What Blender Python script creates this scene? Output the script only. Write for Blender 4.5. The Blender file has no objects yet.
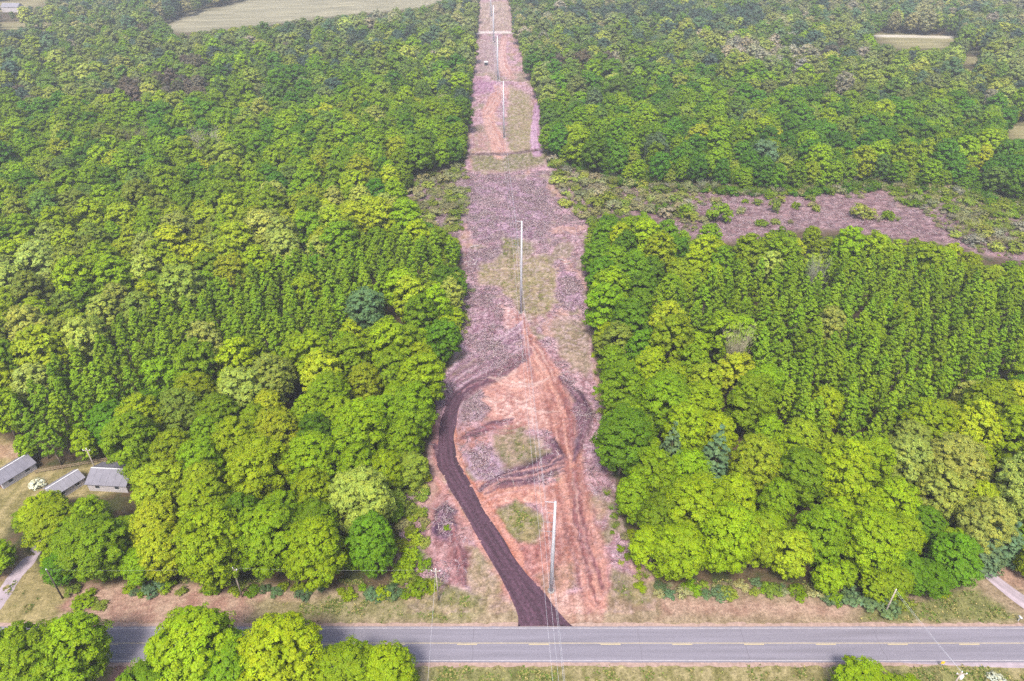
import bpy, bmesh, math, random
import numpy as np
from mathutils import Vector

# ------------------------------------------------------------------ camera
sc = bpy.context.scene
COL = sc.collection
CAM_H, PITCH, FPX = 122.0, math.radians(33.9), 700.0
W, HH = 1024, 681
SP, CP = math.sin(PITCH), math.cos(PITCH)
cam_d = bpy.data.cameras.new('camera')
cam_d.sensor_width = 36.0
cam_d.lens = FPX / W * 36.0
cam_d.clip_start = 0.5
cam_d.clip_end = 9000
cam = bpy.data.objects.new('camera', cam_d)
COL.objects.link(cam)
cam.location = (0, 0, CAM_H)
cam.rotation_euler = (math.pi / 2 - PITCH, 0, 0)
sc.camera = cam

# ------------------------------------------------------------------ light
SUN_EL, SUN_AZ = math.radians(57), math.radians(192)      # azimuth clockwise from +Y
world = bpy.data.worlds.new('World')
sc.world = world
world.use_nodes = True
nt = world.node_tree
sky = nt.nodes.new('ShaderNodeTexSky')
sky.sky_type = 'NISHITA'
sky.sun_disc = False
sky.sun_elevation = SUN_EL
sky.sun_rotation = SUN_AZ
sky.altitude = 200
sky.air_density = 0.7
sky.dust_density = 4.0
sky.ozone_density = 0.6
nt.links.new(sky.outputs[0], nt.nodes['Background'].inputs[0])
nt.nodes['Background'].inputs[1].default_value = 0.09
sun_d = bpy.data.lights.new('sun', 'SUN')
sun_d.energy = 1.5
sun_d.angle = math.radians(11)
sun_d.color = (1.0, 0.93, 0.82)
sun = bpy.data.objects.new('sun', sun_d)
COL.objects.link(sun)
sdir = Vector((math.sin(SUN_AZ) * math.cos(SUN_EL), math.cos(SUN_AZ) * math.cos(SUN_EL), math.sin(SUN_EL)))
sun.rotation_euler = sdir.to_track_quat('Z', 'Y').to_euler()
sun.location = (0, 0, 300)
sc.view_settings.view_transform = 'Standard'
sc.view_settings.look = 'None'
sc.view_settings.exposure = 2.13
sc.view_settings.gamma = 1.0
cy = sc.cycles
cy.max_bounces = 6
cy.diffuse_bounces = 3
cy.glossy_bounces = 1
cy.transmission_bounces = 2
cy.transparent_max_bounces = 4
cy.volume_bounces = 0
cy.use_denoising = False
cy.use_fast_gi = False

# ------------------------------------------------------------------ helpers
def ground_at(u, v, z=0.0):
    """point where the ray of pixel (u, v) meets height z"""
    a = (u - 512.0) / FPX
    b = (340.5 - v) / FPX
    dx, dy, dz = a, CP + b * SP, -SP + b * CP
    t = (z - CAM_H) / dz
    return Vector((dx * t, dy * t, z))

def to_px(x, y, z):
    depth = y * CP - (z - CAM_H) * SP
    depth = np.where(depth < 1.0, 1.0, depth)
    up = y * SP + (z - CAM_H) * CP
    return 512.0 + FPX * x / depth, 340.5 - FPX * up / depth, depth

def lin(c):
    c = np.asarray(c, dtype=float) / 255.0
    return np.where(c <= 0.04045, c / 12.92, ((c + 0.055) / 1.055) ** 2.4)

KG = 0.375           # display value -> albedo of the bare ground
def alb(r, g, b, k=KG):
    return lin((r, g, b)) * k

def hash2(ix, iy, seed):
    h = (ix.astype(np.int64) * 374761393 + iy.astype(np.int64) * 668265263 + seed * 1442695041) & 0x7fffffff
    h = ((h ^ (h >> 13)) * 1274126177) & 0x7fffffff
    h = h ^ (h >> 16)
    return (h & 0xffff) / 65535.0

def vnoise(x, y, seed=0):
    ix, iy = np.floor(x), np.floor(y)
    fx, fy = x - ix, y - iy
    fx = fx * fx * (3 - 2 * fx); fy = fy * fy * (3 - 2 * fy)
    a = hash2(ix, iy, seed); b = hash2(ix + 1, iy, seed)
    c = hash2(ix, iy + 1, seed); d = hash2(ix + 1, iy + 1, seed)
    return (a * (1 - fx) + b * fx) * (1 - fy) + (c * (1 - fx) + d * fx) * fy

def fbm(x, y, seed=0, oct=4):
    s = 0; a = 0.5; t = 0
    for k in range(oct):
        s = s + a * vnoise(x, y, seed + k * 17); t += a
        x = x * 2.03 + 11.3; y = y * 2.03 + 5.7; a *= 0.5
    return s / t

def sstep(a, b, x):
    t = np.clip((x - a) / (b - a), 0, 1)
    return t * t * (3 - 2 * t)

def in_poly(u, v, poly):
    u = np.asarray(u, float); v = np.asarray(v, float)
    inside = np.zeros(u.shape, bool)
    n = len(poly)
    for i in range(n):
        x1, y1 = poly[i]; x2, y2 = poly[(i + 1) % n]
        if y1 == y2: continue
        c = ((y1 > v) != (y2 > v)) & (u < (x2 - x1) * (v - y1) / (y2 - y1) + x1)
        inside ^= c
    return inside

def poly_sd(u, v, poly):
    d = np.full(u.shape, 1e9)
    n = len(poly)
    for i in range(n):
        d = np.minimum(d, seg_d(u, v, poly[i], poly[(i + 1) % n])[0])
    return np.where(in_poly(u, v, poly), -d, d)

def seg_d(u, v, p, q):
    dx, dy = q[0] - p[0], q[1] - p[1]
    L2 = dx * dx + dy * dy + 1e-9
    t = np.clip(((u - p[0]) * dx + (v - p[1]) * dy) / L2, 0, 1)
    ex, ey = u - (p[0] + t * dx), v - (p[1] + t * dy)
    side = np.sign((u - p[0]) * dy - (v - p[1]) * dx)
    return np.sqrt(ex * ex + ey * ey), t, side

def line_sd(u, v, pts):
    """distance, width there, signed offset and running length; pts = (u, v, half width)"""
    best = np.full(u.shape, 1e9); wid = np.ones(u.shape); off = np.zeros(u.shape); run = np.zeros(u.shape)
    acc = 0.0
    for (a, b) in zip(pts[:-1], pts[1:]):
        d, t, s = seg_d(u, v, a, b)
        L = math.hypot(b[0] - a[0], b[1] - a[1])
        m = d < best
        best = np.where(m, d, best)
        wid = np.where(m, a[2] + (b[2] - a[2]) * t, wid)
        off = np.where(m, d * s, off)
        run = np.where(m, acc + t * L, run)
        acc += L
    return best, wid, off, run

# ---- mesh helpers
def mesh_np(name, verts, faces, mat=None, smooth=False):
    me = bpy.data.meshes.new(name)
    verts = np.asarray(verts, np.float32); faces = np.asarray(faces, np.int32)
    n, k = faces.shape
    me.vertices.add(len(verts)); me.vertices.foreach_set('co', verts.ravel())
    me.loops.add(n * k); me.loops.foreach_set('vertex_index', faces.ravel())
    me.polygons.add(n); me.polygons.foreach_set('loop_start', np.arange(0, n * k, k, dtype=np.int32))
    if smooth: me.polygons.foreach_set('use_smooth', np.ones(n, bool))
    me.update(calc_edges=True)
    if mat: me.materials.append(mat)
    return me

def link(name, me, parent=None, loc=None, rz=0.0):
    o = bpy.data.objects.new(name, me)
    COL.objects.link(o)
    if parent: o.parent = parent
    if loc is not None: o.location = loc
    if rz: o.rotation_euler = (0, 0, rz)
    return o

def tag(o, label, cat, group=None):
    o['label'] = label; o['category'] = cat
    if group: o['group'] = group
    return o

def thing(name, label, cat, loc=(0, 0, 0), rz=0.0, group=None):
    o = link(name, None, None, loc, rz)
    o.empty_display_size = 0.5
    return tag(o, label, cat, group)

def structure(name, me, label=None, parent=None):
    o = link(name, me, parent)
    if parent is None: o['kind'] = 'structure'
    if label: o['label'] = label
    return o

def bm_mesh(name, bm, mat, smooth=False):
    me = bpy.data.meshes.new(name)
    bm.to_mesh(me); bm.free()
    if smooth:
        me.polygons.foreach_set('use_smooth', np.ones(len(me.polygons), bool))
    me.materials.append(mat)
    return me

def box(bm, lo, hi, bevel=0.0):
    lo, hi = Vector(lo), Vector(hi)
    vs = [bm.verts.new((x, y, z)) for z in (lo.z, hi.z) for y in (lo.y, hi.y) for x in (lo.x, hi.x)]
    for f in ((0, 2, 3, 1), (4, 5, 7, 6), (0, 1, 5, 4), (2, 6, 7, 3), (0, 4, 6, 2), (1, 3, 7, 5)):
        bm.faces.new([vs[i] for i in f])

def tube(bm, pts, radii, seg=6, cap=True):
    rings = []
    for i, p in enumerate(pts):
        p = Vector(p)
        a = Vector(pts[max(0, i - 1)]); b = Vector(pts[min(len(pts) - 1, i + 1)])
        d = (b - a).normalized()
        ref = Vector((0, 0, 1)) if abs(d.z) < 0.9 else Vector((1, 0, 0))
        s = d.cross(ref).normalized(); t = d.cross(s).normalized()
        rings.append([bm.verts.new(p + (s * math.cos(2 * math.pi * k / seg) + t * math.sin(2 * math.pi * k / seg)) * radii[i]) for k in range(seg)])
    for r0, r1 in zip(rings[:-1], rings[1:]):
        for k in range(seg):
            bm.faces.new((r0[k], r0[(k + 1) % seg], r1[(k + 1) % seg], r1[k]))
    if cap:
        bm.faces.new(rings[0][::-1]); bm.faces.new(rings[-1])

# ---- materials
def new_mat(name):
    m = bpy.data.materials.new(name); m.use_nodes = True
    n = m.node_tree.nodes; b = n['Principled BSDF']
    return m, m.node_tree, b

def plain(name, rgb, rough=0.7, metal=0.0, spread=0.2, scale=2.0, bump=0.0):
    """a colour with two scales of noise in it"""
    m, t, b = new_mat(name)
    tc = t.nodes.new('ShaderNodeTexCoord')
    nz = t.nodes.new('ShaderNodeTexNoise'); nz.inputs['Scale'].default_value = scale; nz.inputs['Detail'].default_value = 8
    rp = t.nodes.new('ShaderNodeMapRange')
    rp.inputs[1].default_value = 0.3; rp.inputs[2].default_value = 0.7
    rp.inputs[3].default_value = 1 - spread; rp.inputs[4].default_value = 1 + spread
    mx = t.nodes.new('ShaderNodeVectorMath'); mx.operation = 'SCALE'
    mx.inputs[0].default_value = tuple(rgb)
    t.links.new(tc.outputs['Object'], nz.inputs['Vector'])
    t.links.new(nz.outputs['Fac'], rp.inputs[0])
    t.links.new(rp.outputs[0], mx.inputs['Scale'])
    t.links.new(mx.outputs[0], b.inputs['Base Color'])
    b.inputs['Roughness'].default_value = rough
    b.inputs['Metallic'].default_value = metal
    b.inputs['Specular IOR Level'].default_value = 0.3
    if bump:
        bp = t.nodes.new('ShaderNodeBump'); bp.inputs['Strength'].default_value = bump
        t.links.new(nz.outputs['Fac'], bp.inputs['Height']); t.links.new(bp.outputs[0], b.inputs['Normal'])
    return m

def leaf_mat(name, transl=0.3):
    """colour from the tree's own 'tint', varied leaf by leaf"""
    m, t, b = new_mat(name)
    at = t.nodes.new('ShaderNodeAttribute'); at.attribute_type = 'INSTANCER'; at.attribute_name = 'tint'
    sh = t.nodes.new('ShaderNodeAttribute'); sh.attribute_type = 'GEOMETRY'; sh.attribute_name = 'shade'
    mx = t.nodes.new('ShaderNodeVectorMath'); mx.operation = 'MULTIPLY'
    t.links.new(at.outputs['Vector'], mx.inputs[0]); t.links.new(sh.outputs['Vector'], mx.inputs[1])
    t.links.new(mx.outputs[0], b.inputs['Base Color'])
    b.inputs['Roughness'].default_value = 0.55
    b.inputs['Specular IOR Level'].default_value = 0.1
    tr = t.nodes.new('ShaderNodeBsdfTranslucent')
    t.links.new(mx.outputs[0], tr.inputs['Color'])
    ms = t.nodes.new('ShaderNodeMixShader'); ms.inputs[0].default_value = transl
    t.links.new(b.outputs[0], ms.inputs[1]); t.links.new(tr.outputs[0], ms.inputs[2])
    t.links.new(ms.outputs[0], t.nodes['Material Output'].inputs[0])
    return m

M_LEAF = leaf_mat('leaf', 0.22)
M_TWIG = leaf_mat('twig', 0.05)
M_BARK = plain('bark', (0.14, 0.115, 0.09), 0.9, spread=0.35, scale=3, bump=0.4)

# ------------------------------------------------------------------ where things are open to the sky (pixels of the photograph, on the ground)
ROW = [(405, 612), (400, 575), (402, 530), (406, 498), (430, 472), (432, 440), (437, 405), (446, 372), (458, 345), (463, 310), (466, 285),
       (461, 262), (458, 238), (430, 226), (408, 207), (404, 188), (430, 173), (464, 166), (469, 150), (470, 112), (473, 72),
       (477, 42), (479, 15), (480, -20), (508, -20), (511, 10), (514, 32), (522, 52), (528, 75), (538, 100), (541, 130), (544, 158),
       (560, 164), (600, 178), (650, 186), (700, 188), (770, 194), (840, 188), (900, 186), (960, 192), (1060, 214),
       (1060, 268), (985, 254), (945, 243), (880, 234), (840, 229), (800, 228), (735, 240), (690, 235), (650, 214), (612, 212), (590, 222),
       (584, 258), (588, 300), (593, 345), (601, 390), (606, 425), (604, 455), (616, 500), (632, 545), (652, 575), (652, 612)]
ROADSIDE = [(-400, 590), (20, 600), (62, 588), (140, 590), (250, 592), (330, 594), (410, 592), (430, 590), (620, 590), (660, 590), (760, 588), (800, 592),
            (860, 604), (905, 604), (940, 598), (960, 596), (985, 570), (1010, 566), (1040, 575), (1400, 580), (1500, 900), (-500, 900)]
YARD = [(-200, 425), (0, 436), (22, 450), (34, 468), (70, 468), (108, 460), (134, 456), (136, 468), (126, 490), (80, 500), (44, 497), (16, 515), (4, 540),
        (30, 556), (36, 566), (70, 592), (40, 640), (-300, 640)]
FIELDS = [[(150, 30), (200, 12), (250, 0), (300, -12), (470, -18), (440, 2), (420, 8), (330, 17), (250, 27), (190, 33)],
          [(868, 33), (905, 34), (958, 37), (962, 45), (930, 50), (880, 47)],
          [(965, 52), (985, 52), (980, 66), (962, 68)],
          [(-20, 24), (45, 19), (60, 24), (0, 32)],
          [(-20, 4), (60, -6), (70, 0), (0, 12)],
          [(1003, 126), (1060, 120), (1060, 146), (1010, 140)]]

# strong features inside the clearing; (u, v, half width in px)
TRACK = [(543, 633, 31), (536, 612, 23), (522, 590, 17), (508, 567, 14.5), (488, 535, 13), (470, 505, 12), (455, 478, 12.5), (447, 460, 11), (446, 440, 9), (449, 420, 8.5), (455, 402, 7), (464, 390, 5.5), (478, 383, 4.5), (496, 375, 4), (512, 366, 3), (524, 356, 1.2)]
TRACK_UP = [(455, 400, 8), (470, 386, 7), (492, 375, 6), (512, 366, 6), (528, 352, 5)]
RUT_R = [(520, 318, 5), (530, 345, 8), (545, 372, 12), (558, 405, 12), (567, 440, 12), (573, 475, 13), (578, 510, 15), (586, 545, 17), (594, 575, 17), (600, 598, 16)]

# ------------------------------------------------------------------ ground
def lines(parts):
    out = []
    for a, b, s in parts:
        out.append(np.arange(a, b, s))
    return np.concatenate(out)
def geo(a, b, n):
    return np.geomspace(a, b, n)
xs_in = lines([(-130, -42, 1.1), (-42, 48, 0.4), (48, 130, 1.1), (130, 262, 1.6)])
xs = np.concatenate([-geo(3600, 132, 46), xs_in, geo(264, 3600, 36)])
ys_in = lines([(46, 230, 0.4), (230, 420, 0.85), (420, 700, 2.0), (700, 1500, 6.0)])
ys = np.concatenate([-geo(600, 2, 12), np.linspace(4, 45, 20), ys_in, geo(1500, 4200, 24)])
GX, GY = np.meshgrid(xs, ys)
X, Y = GX.ravel(), GY.ravel()
U, V, D = to_px(X, Y, 0.0)
behind = Y < 30
U = np.where(behind, -9999.0, U); V = np.where(behind, 9999.0, V)
PPM = FPX / D                                             # pixels per metre across

# warped pixel coordinates: every edge wanders by real metres
wob = 1.3
Uw = U + (fbm(X * 0.35, Y * 0.35, 3) - 0.5) * 2 * wob * PPM * 1.4
Vw = V + (fbm(X * 0.35, Y * 0.35, 9) - 0.5) * 2 * wob * PPM * 0.8
n_big = fbm(X * 0.06, Y * 0.06, 21)
n_mid = fbm(X * 0.3, Y * 0.3, 33)
n_fin = fbm(X * 1.3, Y * 1.3, 41, 3)
n_str = fbm(X * 0.9, Y * 0.22, 55, 4)                     # streaks along the line

N = len(X)
C = np.empty((N, 3)); Z = (fbm(X * 0.01, Y * 0.01, 77) - 0.5) * 0.3 + (n_mid - 0.5) * 0.22
floor_a, floor_b, floor_c = alb(120, 100, 75), alb(85, 88, 50), alb(100, 78, 62)
C[:] = floor_a
def mix(mask, col):
    global C
    col = np.asarray(col)
    C = C * (1 - mask[:, None]) + col * mask[:, None]
mix(sstep(0.4, 0.6, n_mid), floor_b); mix(sstep(0.5, 0.7, n_big) * 0.6, floor_c)

def soft(sd, w):                                           # w in pixels at that place
    return 1 - sstep(-w, w, sd)
def paint_poly(poly, cols, w=2.5, strength=1.0, dens=None, raise_=0.0):
    """cols: one colour or (dark, light) blended by streaky noise"""
    global Z
    bb = (min(p[0] for p in poly) - 12, max(p[0] for p in poly) + 12, min(p[1] for p in poly) - 12, max(p[1] for p in poly) + 12)
    sel = np.where((U > bb[0]) & (U < bb[1]) & (V > bb[2]) & (V < bb[3]))[0]
    if not len(sel): return
    m = np.zeros(N)
    sd = poly_sd(Uw[sel], Vw[sel], poly)
    m[sel] = soft(sd, w) * strength
    if dens is not None: m = m * dens
    if isinstance(cols, tuple) and len(cols) == 2:
        f = sstep(0.3, 0.7, 0.55 * n_str + 0.45 * n_fin)[:, None]
        mix(m, cols[0] * (1 - f) + cols[1] * f)
    else:
        mix(m, cols)
    if raise_: Z = Z + m * raise_ * (0.5 + n_mid)
def paint_line(pts, cols, strength=1.0, rut=0.0, raise_=0.0, freq=1.0, edge=0.25):
    global Z
    sel = np.where((U > min(p[0] for p in pts) - 50) & (U < max(p[0] for p in pts) + 50) & (V > min(p[1] for p in pts) - 50) & (V < max(p[1] for p in pts) + 50))[0]
    d, w, off, run = line_sd(U[sel] + 0.4 * (Uw[sel] - U[sel]), V[sel] + 0.4 * (Vw[sel] - V[sel]), pts)
    m = np.zeros(N); m[sel] = 1 - sstep(1 - edge, 1 + edge, d / w)
    m = m * strength
    g = np.zeros(N)
    om = off / PPM[sel]; rm = run / PPM[sel]
    g[sel] = fbm(om * 1.6 * freq, rm * 0.12, 91, 3)
    f = sstep(0.32, 0.68, g)[:, None]
    mix(m, cols[0] * (1 - f) + cols[1] * f)
    Z = Z + m * ((g - 0.5) * rut + raise_)

MAU_D, MAU_M, MAU_L = alb(148, 106, 118), alb(202, 158, 170), alb(238, 206, 216)
SOIL_D, SOIL_M, SOIL_L = alb(176, 114, 104), alb(212, 152, 134), alb(248, 212, 196)
PINK = alb(216, 164, 150)
MUD_D, MUD_L = alb(104, 76, 92), alb(150, 112, 124)
GRASS_D, GRASS_L, GRASS_P = alb(104, 118, 52), alb(150, 152, 88), alb(178, 168, 116)
DRY, STRAW = alb(164, 142, 110), alb(196, 170, 142)

# far fields and open ground
for k, f in enumerate(FIELDS):
    paint_poly(f, ((alb(168, 160, 130), alb(194, 184, 152)) if k == 0 else (alb(160, 150, 105), alb(190, 178, 130))), 1.5)
paint_line([(862, 36, 1.2), (905, 36, 1.2), (958, 37.5, 1.2)], (alb(245, 232, 210), alb(250, 240, 225)))
paint_line([(88, 26, 1.0), (104, 29, 1.0), (112, 38, 1.4), (118, 44, 1.0)], (alb(215, 205, 190), alb(240, 230, 215)))

# the clearing
big = sstep(0.35, 0.65, 0.5 * n_big + 0.5 * n_mid)[:, None]
cm = soft(poly_sd(Uw, Vw, ROW), 3.0) * (V < 640)
f1 = sstep(0.3, 0.7, 0.5 * n_str + 0.5 * n_fin)[:, None]
mauve = MAU_D * (1 - f1) + MAU_L * f1
mauve = mauve * 0.75 + 0.25 * (MAU_M * (1 - big) + SOIL_M * big)
mix(cm, mauve)
mix(cm * sstep(0.52, 0.66, fbm(X * 0.16, Y * 0.13, 61)) * 0.75, alb(150, 148, 100))
mix(cm * sstep(0.6, 0.7, fbm(X * 0.11, Y * 0.08, 67)) * 0.7, alb(206, 168, 140))     # greening spots
IN_ROW = cm > 0.5
# scrub left and right: greyer, with furrows
SCRUB_R = [(548, 160), (600, 176), (650, 184), (700, 186), (770, 192), (840, 186), (900, 184), (960, 190), (1060, 212), (1060, 270), (985, 256), (945, 245), (880, 236), (840, 231), (800, 231), (735, 243), (690, 238), (650, 218), (612, 215), (592, 224), (575, 205), (556, 185)]
SCRUB_L = [(400, 185), (430, 170), (464, 163), (470, 185), (468, 212), (458, 240), (430, 230), (404, 210)]
paint_poly(SCRUB_R, (alb(122, 96, 98), alb(184, 150, 148)), 4)
paint_poly(SCRUB_L, (alb(118, 98, 98), alb(172, 148, 146)), 4)
paint_poly([(560, 170), (640, 184), (640, 205), (600, 208), (575, 200)], (alb(128, 112, 98), alb(160, 140, 126)), 6, 0.7)
paint_poly([(880, 184), (960, 190), (1030, 206), (1030, 222), (960, 214), (900, 205)], (alb(110, 118, 70), alb(150, 146, 100)), 6, 0.8)
fur = np.sin((X * 0.30 + Y * 0.95) * 1.25 + 5 * n_mid)
fm = np.zeros(N); s_ = np.where((U > 600) & (V > 170) & (V < 270))[0]
fm[s_] = soft(poly_sd(U[s_], V[s_], SCRUB_R), 3)
mix(fm * sstep(0.1, 0.9, fur) * (0.15 + 0.6 * n_big), alb(112, 84, 92)); Z = Z + fm * fur * 0.1
# grass and bare patches up the line
paint_poly([(474, 132), (503, 126), (505, 175), (474, 172)], (alb(205, 160, 150), alb(172, 160, 124)), 3, 0.8)
paint_poly([(470, 155), (545, 150), (546, 164), (520, 170), (474, 171)], (GRASS_D, GRASS_L), 3, 0.9)
paint_poly([(508, 85), (530, 95), (536, 130), (540, 150), (508, 152)], (GRASS_L, GRASS_P), 3, 0.85)
paint_poly([(478, 40), (500, 36), (498, 75), (476, 72)], (alb(168, 146, 146), alb(196, 182, 170)), 3, 0.7)
paint_poly([(480, 2), (508, 2), (513, 30), (480, 31)], (alb(186, 168, 144), alb(208, 192, 164)), 2, 0.8)
paint_poly([(474, 78), (498, 82), (497, 92), (473, 96)], (alb(170, 116, 150), alb(204, 158, 190)), 3, 0.85)
paint_poly([(494, 84), (510, 88), (508, 98), (494, 100)], (SOIL_M, SOIL_L), 2, 0.8)
paint_line([(504, 38, 3), (502, 52, 3.5), (503, 66, 5), (507, 72, 5)], (PINK, SOIL_L), 0.9)
paint_line([(496, 98, 6), (488, 112, 6), (490, 126, 6), (497, 138, 8), (500, 150, 9)], (alb(214, 158, 138), alb(238, 196, 176)), 0.9)
paint_line([(537, 105, 3), (536, 120, 4), (535, 140, 5), (537, 152, 5)], (alb(196, 146, 184), alb(226, 190, 220)), 0.9)
paint_line([(470, 153.5, 1.4), (505, 153.5, 1.5), (548, 148, 1.4)], (alb(88, 74, 70), alb(110, 90, 84)), 0.9, raise_=-0.5)  # ditch crossing the line, its shadow painted into the ground colour
paint_poly([(470, 178), (545, 178), (552, 215), (545, 240), (470, 240), (466, 205)], (alb(150, 112, 146), alb(212, 176, 204)), 5, 0.75)
paint_poly([(478, 196), (505, 192), (505, 206), (478, 206)], (alb(168, 150, 128), alb(186, 160, 150)), 5, 0.6)
paint_poly([(468, 252), (500, 244), (510, 256), (505, 268), (470, 272)], (alb(128, 104, 122), alb(188, 160, 180)), 4, 0.8)
paint_poly([(500, 236), (535, 242), (532, 256), (500, 258)], (GRASS_D, GRASS_L), 4, 0.8)
paint_poly([(480, 264), (505, 256), (545, 256), (558, 272), (556, 300), (545, 318), (522, 314), (500, 288), (478, 284)], (alb(146, 146, 86), alb(186, 172, 122)), 4, 0.9)
paint_poly([(553, 320), (585, 318), (592, 350), (590, 378), (570, 370), (556, 345)], (alb(140, 138, 96), alb(188, 170, 140)), 5, 0.8)
paint_poly([(470, 286), (490, 290), (515, 320), (528, 345), (505, 352), (476, 345), (462, 345), (465, 300)], (alb(150, 106, 128), alb(214, 180, 196)), 4, 0.8)
paint_poly([(560, 262), (580, 280), (584, 305), (570, 312), (556, 296)], (alb(196, 150, 190), alb(226, 190, 222)), 4, 0.8)
paint_poly([(498, 305), (524, 312), (530, 330), (505, 328)], (PINK, SOIL_L), 4, 0.8)
# the works: orange spoil round the ring
paint_poly([(466, 380), (486, 368), (508, 360), (532, 358), (556, 368), (570, 395), (572, 428), (552, 432), (520, 424), (492, 426), (482, 404), (470, 396)], (SOIL_M, alb(236, 186, 166)), 4, 0.95)
paint_poly([(466, 394), (480, 390), (488, 412), (478, 424), (462, 428), (458, 410)], (alb(150, 130, 130), alb(196, 172, 184)), 3, 0.9)
paint_poly([(486, 398), (512, 392), (530, 404), (552, 410), (553, 426), (520, 424), (494, 412)], (SOIL_M, SOIL_L), 4, 0.95)
paint_poly([(458, 424), (482, 420), (500, 428), (494, 450), (478, 462), (462, 466), (456, 444)], (alb(184, 124, 106), alb(212, 172, 176)), 4, 0.85)
paint_poly([(465, 452), (492, 446), (506, 466), (500, 480), (480, 482), (466, 468)], (alb(170, 140, 160), alb(214, 190, 212)), 4, 0.85)
paint_poly([(490, 434), (516, 428), (540, 440), (541, 462), (518, 470), (498, 460)], (alb(132, 134, 82), alb(186, 164, 134)), 5, 0.95)
paint_poly([(474, 482), (505, 480), (540, 486), (548, 502), (515, 500), (500, 508), (492, 518), (480, 505)], (alb(204, 136, 116), alb(238, 186, 160)), 3, 0.95)
paint_poly([(540, 486), (575, 480), (585, 560), (560, 600), (535, 596), (536, 560), (545, 520)], (alb(190, 124, 106), alb(224, 168, 146)), 4, 0.9)
paint_poly([(500, 522), (515, 540), (545, 540), (548, 560), (535, 600), (526, 590), (512, 560), (494, 532)], (SOIL_D, SOIL_M), 4, 0.9)
paint_poly([(496, 512), (516, 500), (531, 506), (545, 520), (541, 541), (516, 542), (502, 528)], (alb(128, 134, 66), alb(176, 164, 110)), 4, 0.95)
paint_poly([(535, 575), (552, 570), (575, 560), (580, 585), (560, 596), (540, 600)], (alb(160, 144, 100), alb(206, 166, 140)), 4, 0.6)
paint_poly([(548, 596), (600, 590), (628, 606), (650, 624), (470, 624), (490, 605), (512, 600)], (alb(204, 156, 136), alb(232, 192, 172)), 4, 0.9)
paint_line(RUT_R, (alb(172, 112, 100), alb(228, 172, 150)), 0.97, rut=0.5, freq=1.0, edge=0.35)

paint_line([(574, 500, 2.5), (578, 525, 3.5), (588, 550, 3), (598, 572, 2)], (alb(126, 84, 92), alb(170, 116, 116)), 0.85, rut=0.3)

paint_line([(474, 436, 2.5), (490, 426, 4), (512, 420, 3)], (alb(140, 98, 108), alb(186, 140, 146)), 0.8, rut=0.4)
paint_line(TRACK_UP, (alb(124, 88, 104), alb(186, 138, 148)), 0.85, rut=0.3, freq=0.8)
paint_line([(442, 402, 5), (460, 388, 6), (480, 372, 6), (505, 360, 5)], (alb(120, 84, 106), alb(180, 140, 160)), 0.7, rut=0.4)
paint_line([(436, 478, 3), (452, 500, 4), (468, 524, 4), (486, 552, 4), (500, 575, 4), (512, 596, 4)], (SOIL_M, alb(226, 172, 160)), 0.9)
paint_line([(458, 452, 3), (462, 474, 4), (476, 494, 5), (496, 522, 6), (514, 552, 6), (526, 578, 4)], (alb(196, 124, 98), alb(230, 168, 144)), 0.95, raise_=0.25)
paint_line([(437, 420, 4), (436, 445, 5), (440, 465, 5)], (alb(190, 130, 116), alb(214, 164, 156)), 0.8)
# left spoil heap
paint_poly([(430, 500), (446, 490), (462, 512), (474, 540), (470, 584), (452, 586), (430, 560), (424, 530)], (alb(172, 116, 112), alb(214, 172, 168)), 4, 0.9)
paint_poly([(436, 512), (452, 508), (458, 524), (448, 542), (434, 540)], (alb(92, 68, 94), alb(140, 108, 134)), 3, 0.9, raise_=0.7)
paint_poly([(456, 540), (472, 548), (468, 584), (455, 582)], (alb(128, 84, 92), alb(178, 126, 124)), 3, 0.8)
paint_poly([(470, 545), (490, 560), (505, 590), (498, 604), (476, 596), (466, 575)], (alb(150, 146, 90), alb(190, 172, 128)), 5, 0.8)
# dark mounds and banks
DK, DL = alb(84, 58, 78), alb(136, 98, 112)
paint_line([(560, 380, 2), (572, 392, 4), (581, 402, 6), (586, 415, 7.5), (583, 430, 6.5), (578, 444, 4), (574, 462, 2)], (DK, DL), 1.0, rut=0.8, raise_=0.9, freq=0.7, edge=0.5)
paint_line([(566, 400, 2), (571, 420, 3), (572, 440, 2)], (alb(120, 76, 82), alb(166, 108, 104)), 0.8, raise_=0.3)
paint_line([(480, 490, 2.5), (494, 483, 5), (510, 478, 8), (528, 474, 10), (546, 466, 10), (558, 456, 7), (552, 442, 3)], (DK, DL), 1.0, rut=0.9, raise_=0.7, freq=0.6, edge=0.5)
paint_line([(462, 438, 2), (476, 432, 4), (490, 427, 4), (504, 422, 2.5)], (alb(104, 70, 84), alb(160, 112, 120)), 0.95, rut=0.6, raise_=0.4, edge=0.5)
paint_line([(574, 470, 2), (577, 490, 3), (580, 515, 4), (586, 545, 3.5), (594, 566, 3), (603, 588, 2)], (alb(110, 70, 82), alb(160, 106, 108)), 0.9, rut=0.5, edge=0.6)
paint_line([(456, 398, 7), (468, 387, 7), (488, 379, 6), (510, 367, 6), (525, 356, 4)], (alb(96, 66, 82), alb(140, 98, 108)), 0.95, rut=0.4, freq=0.8, edge=0.5)
paint_line([(436, 446, 3), (442, 455, 6), (448, 466, 5)], (alb(98, 68, 84), alb(124, 90, 104)), 1.0)
paint_line([(434, 536, 2), (440, 520, 7), (446, 510, 6), (456, 512, 3)], (alb(74, 52, 78), alb(128, 94, 116)), 1.0, rut=0.9, raise_=0.9, freq=0.8, edge=0.6)
paint_line([(452, 530, 3), (458, 548, 4), (462, 566, 5), (464, 584, 3)], (alb(112, 70, 80), alb(176, 122, 120)), 0.9, rut=0.6, raise_=0.3, edge=0.6)
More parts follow.
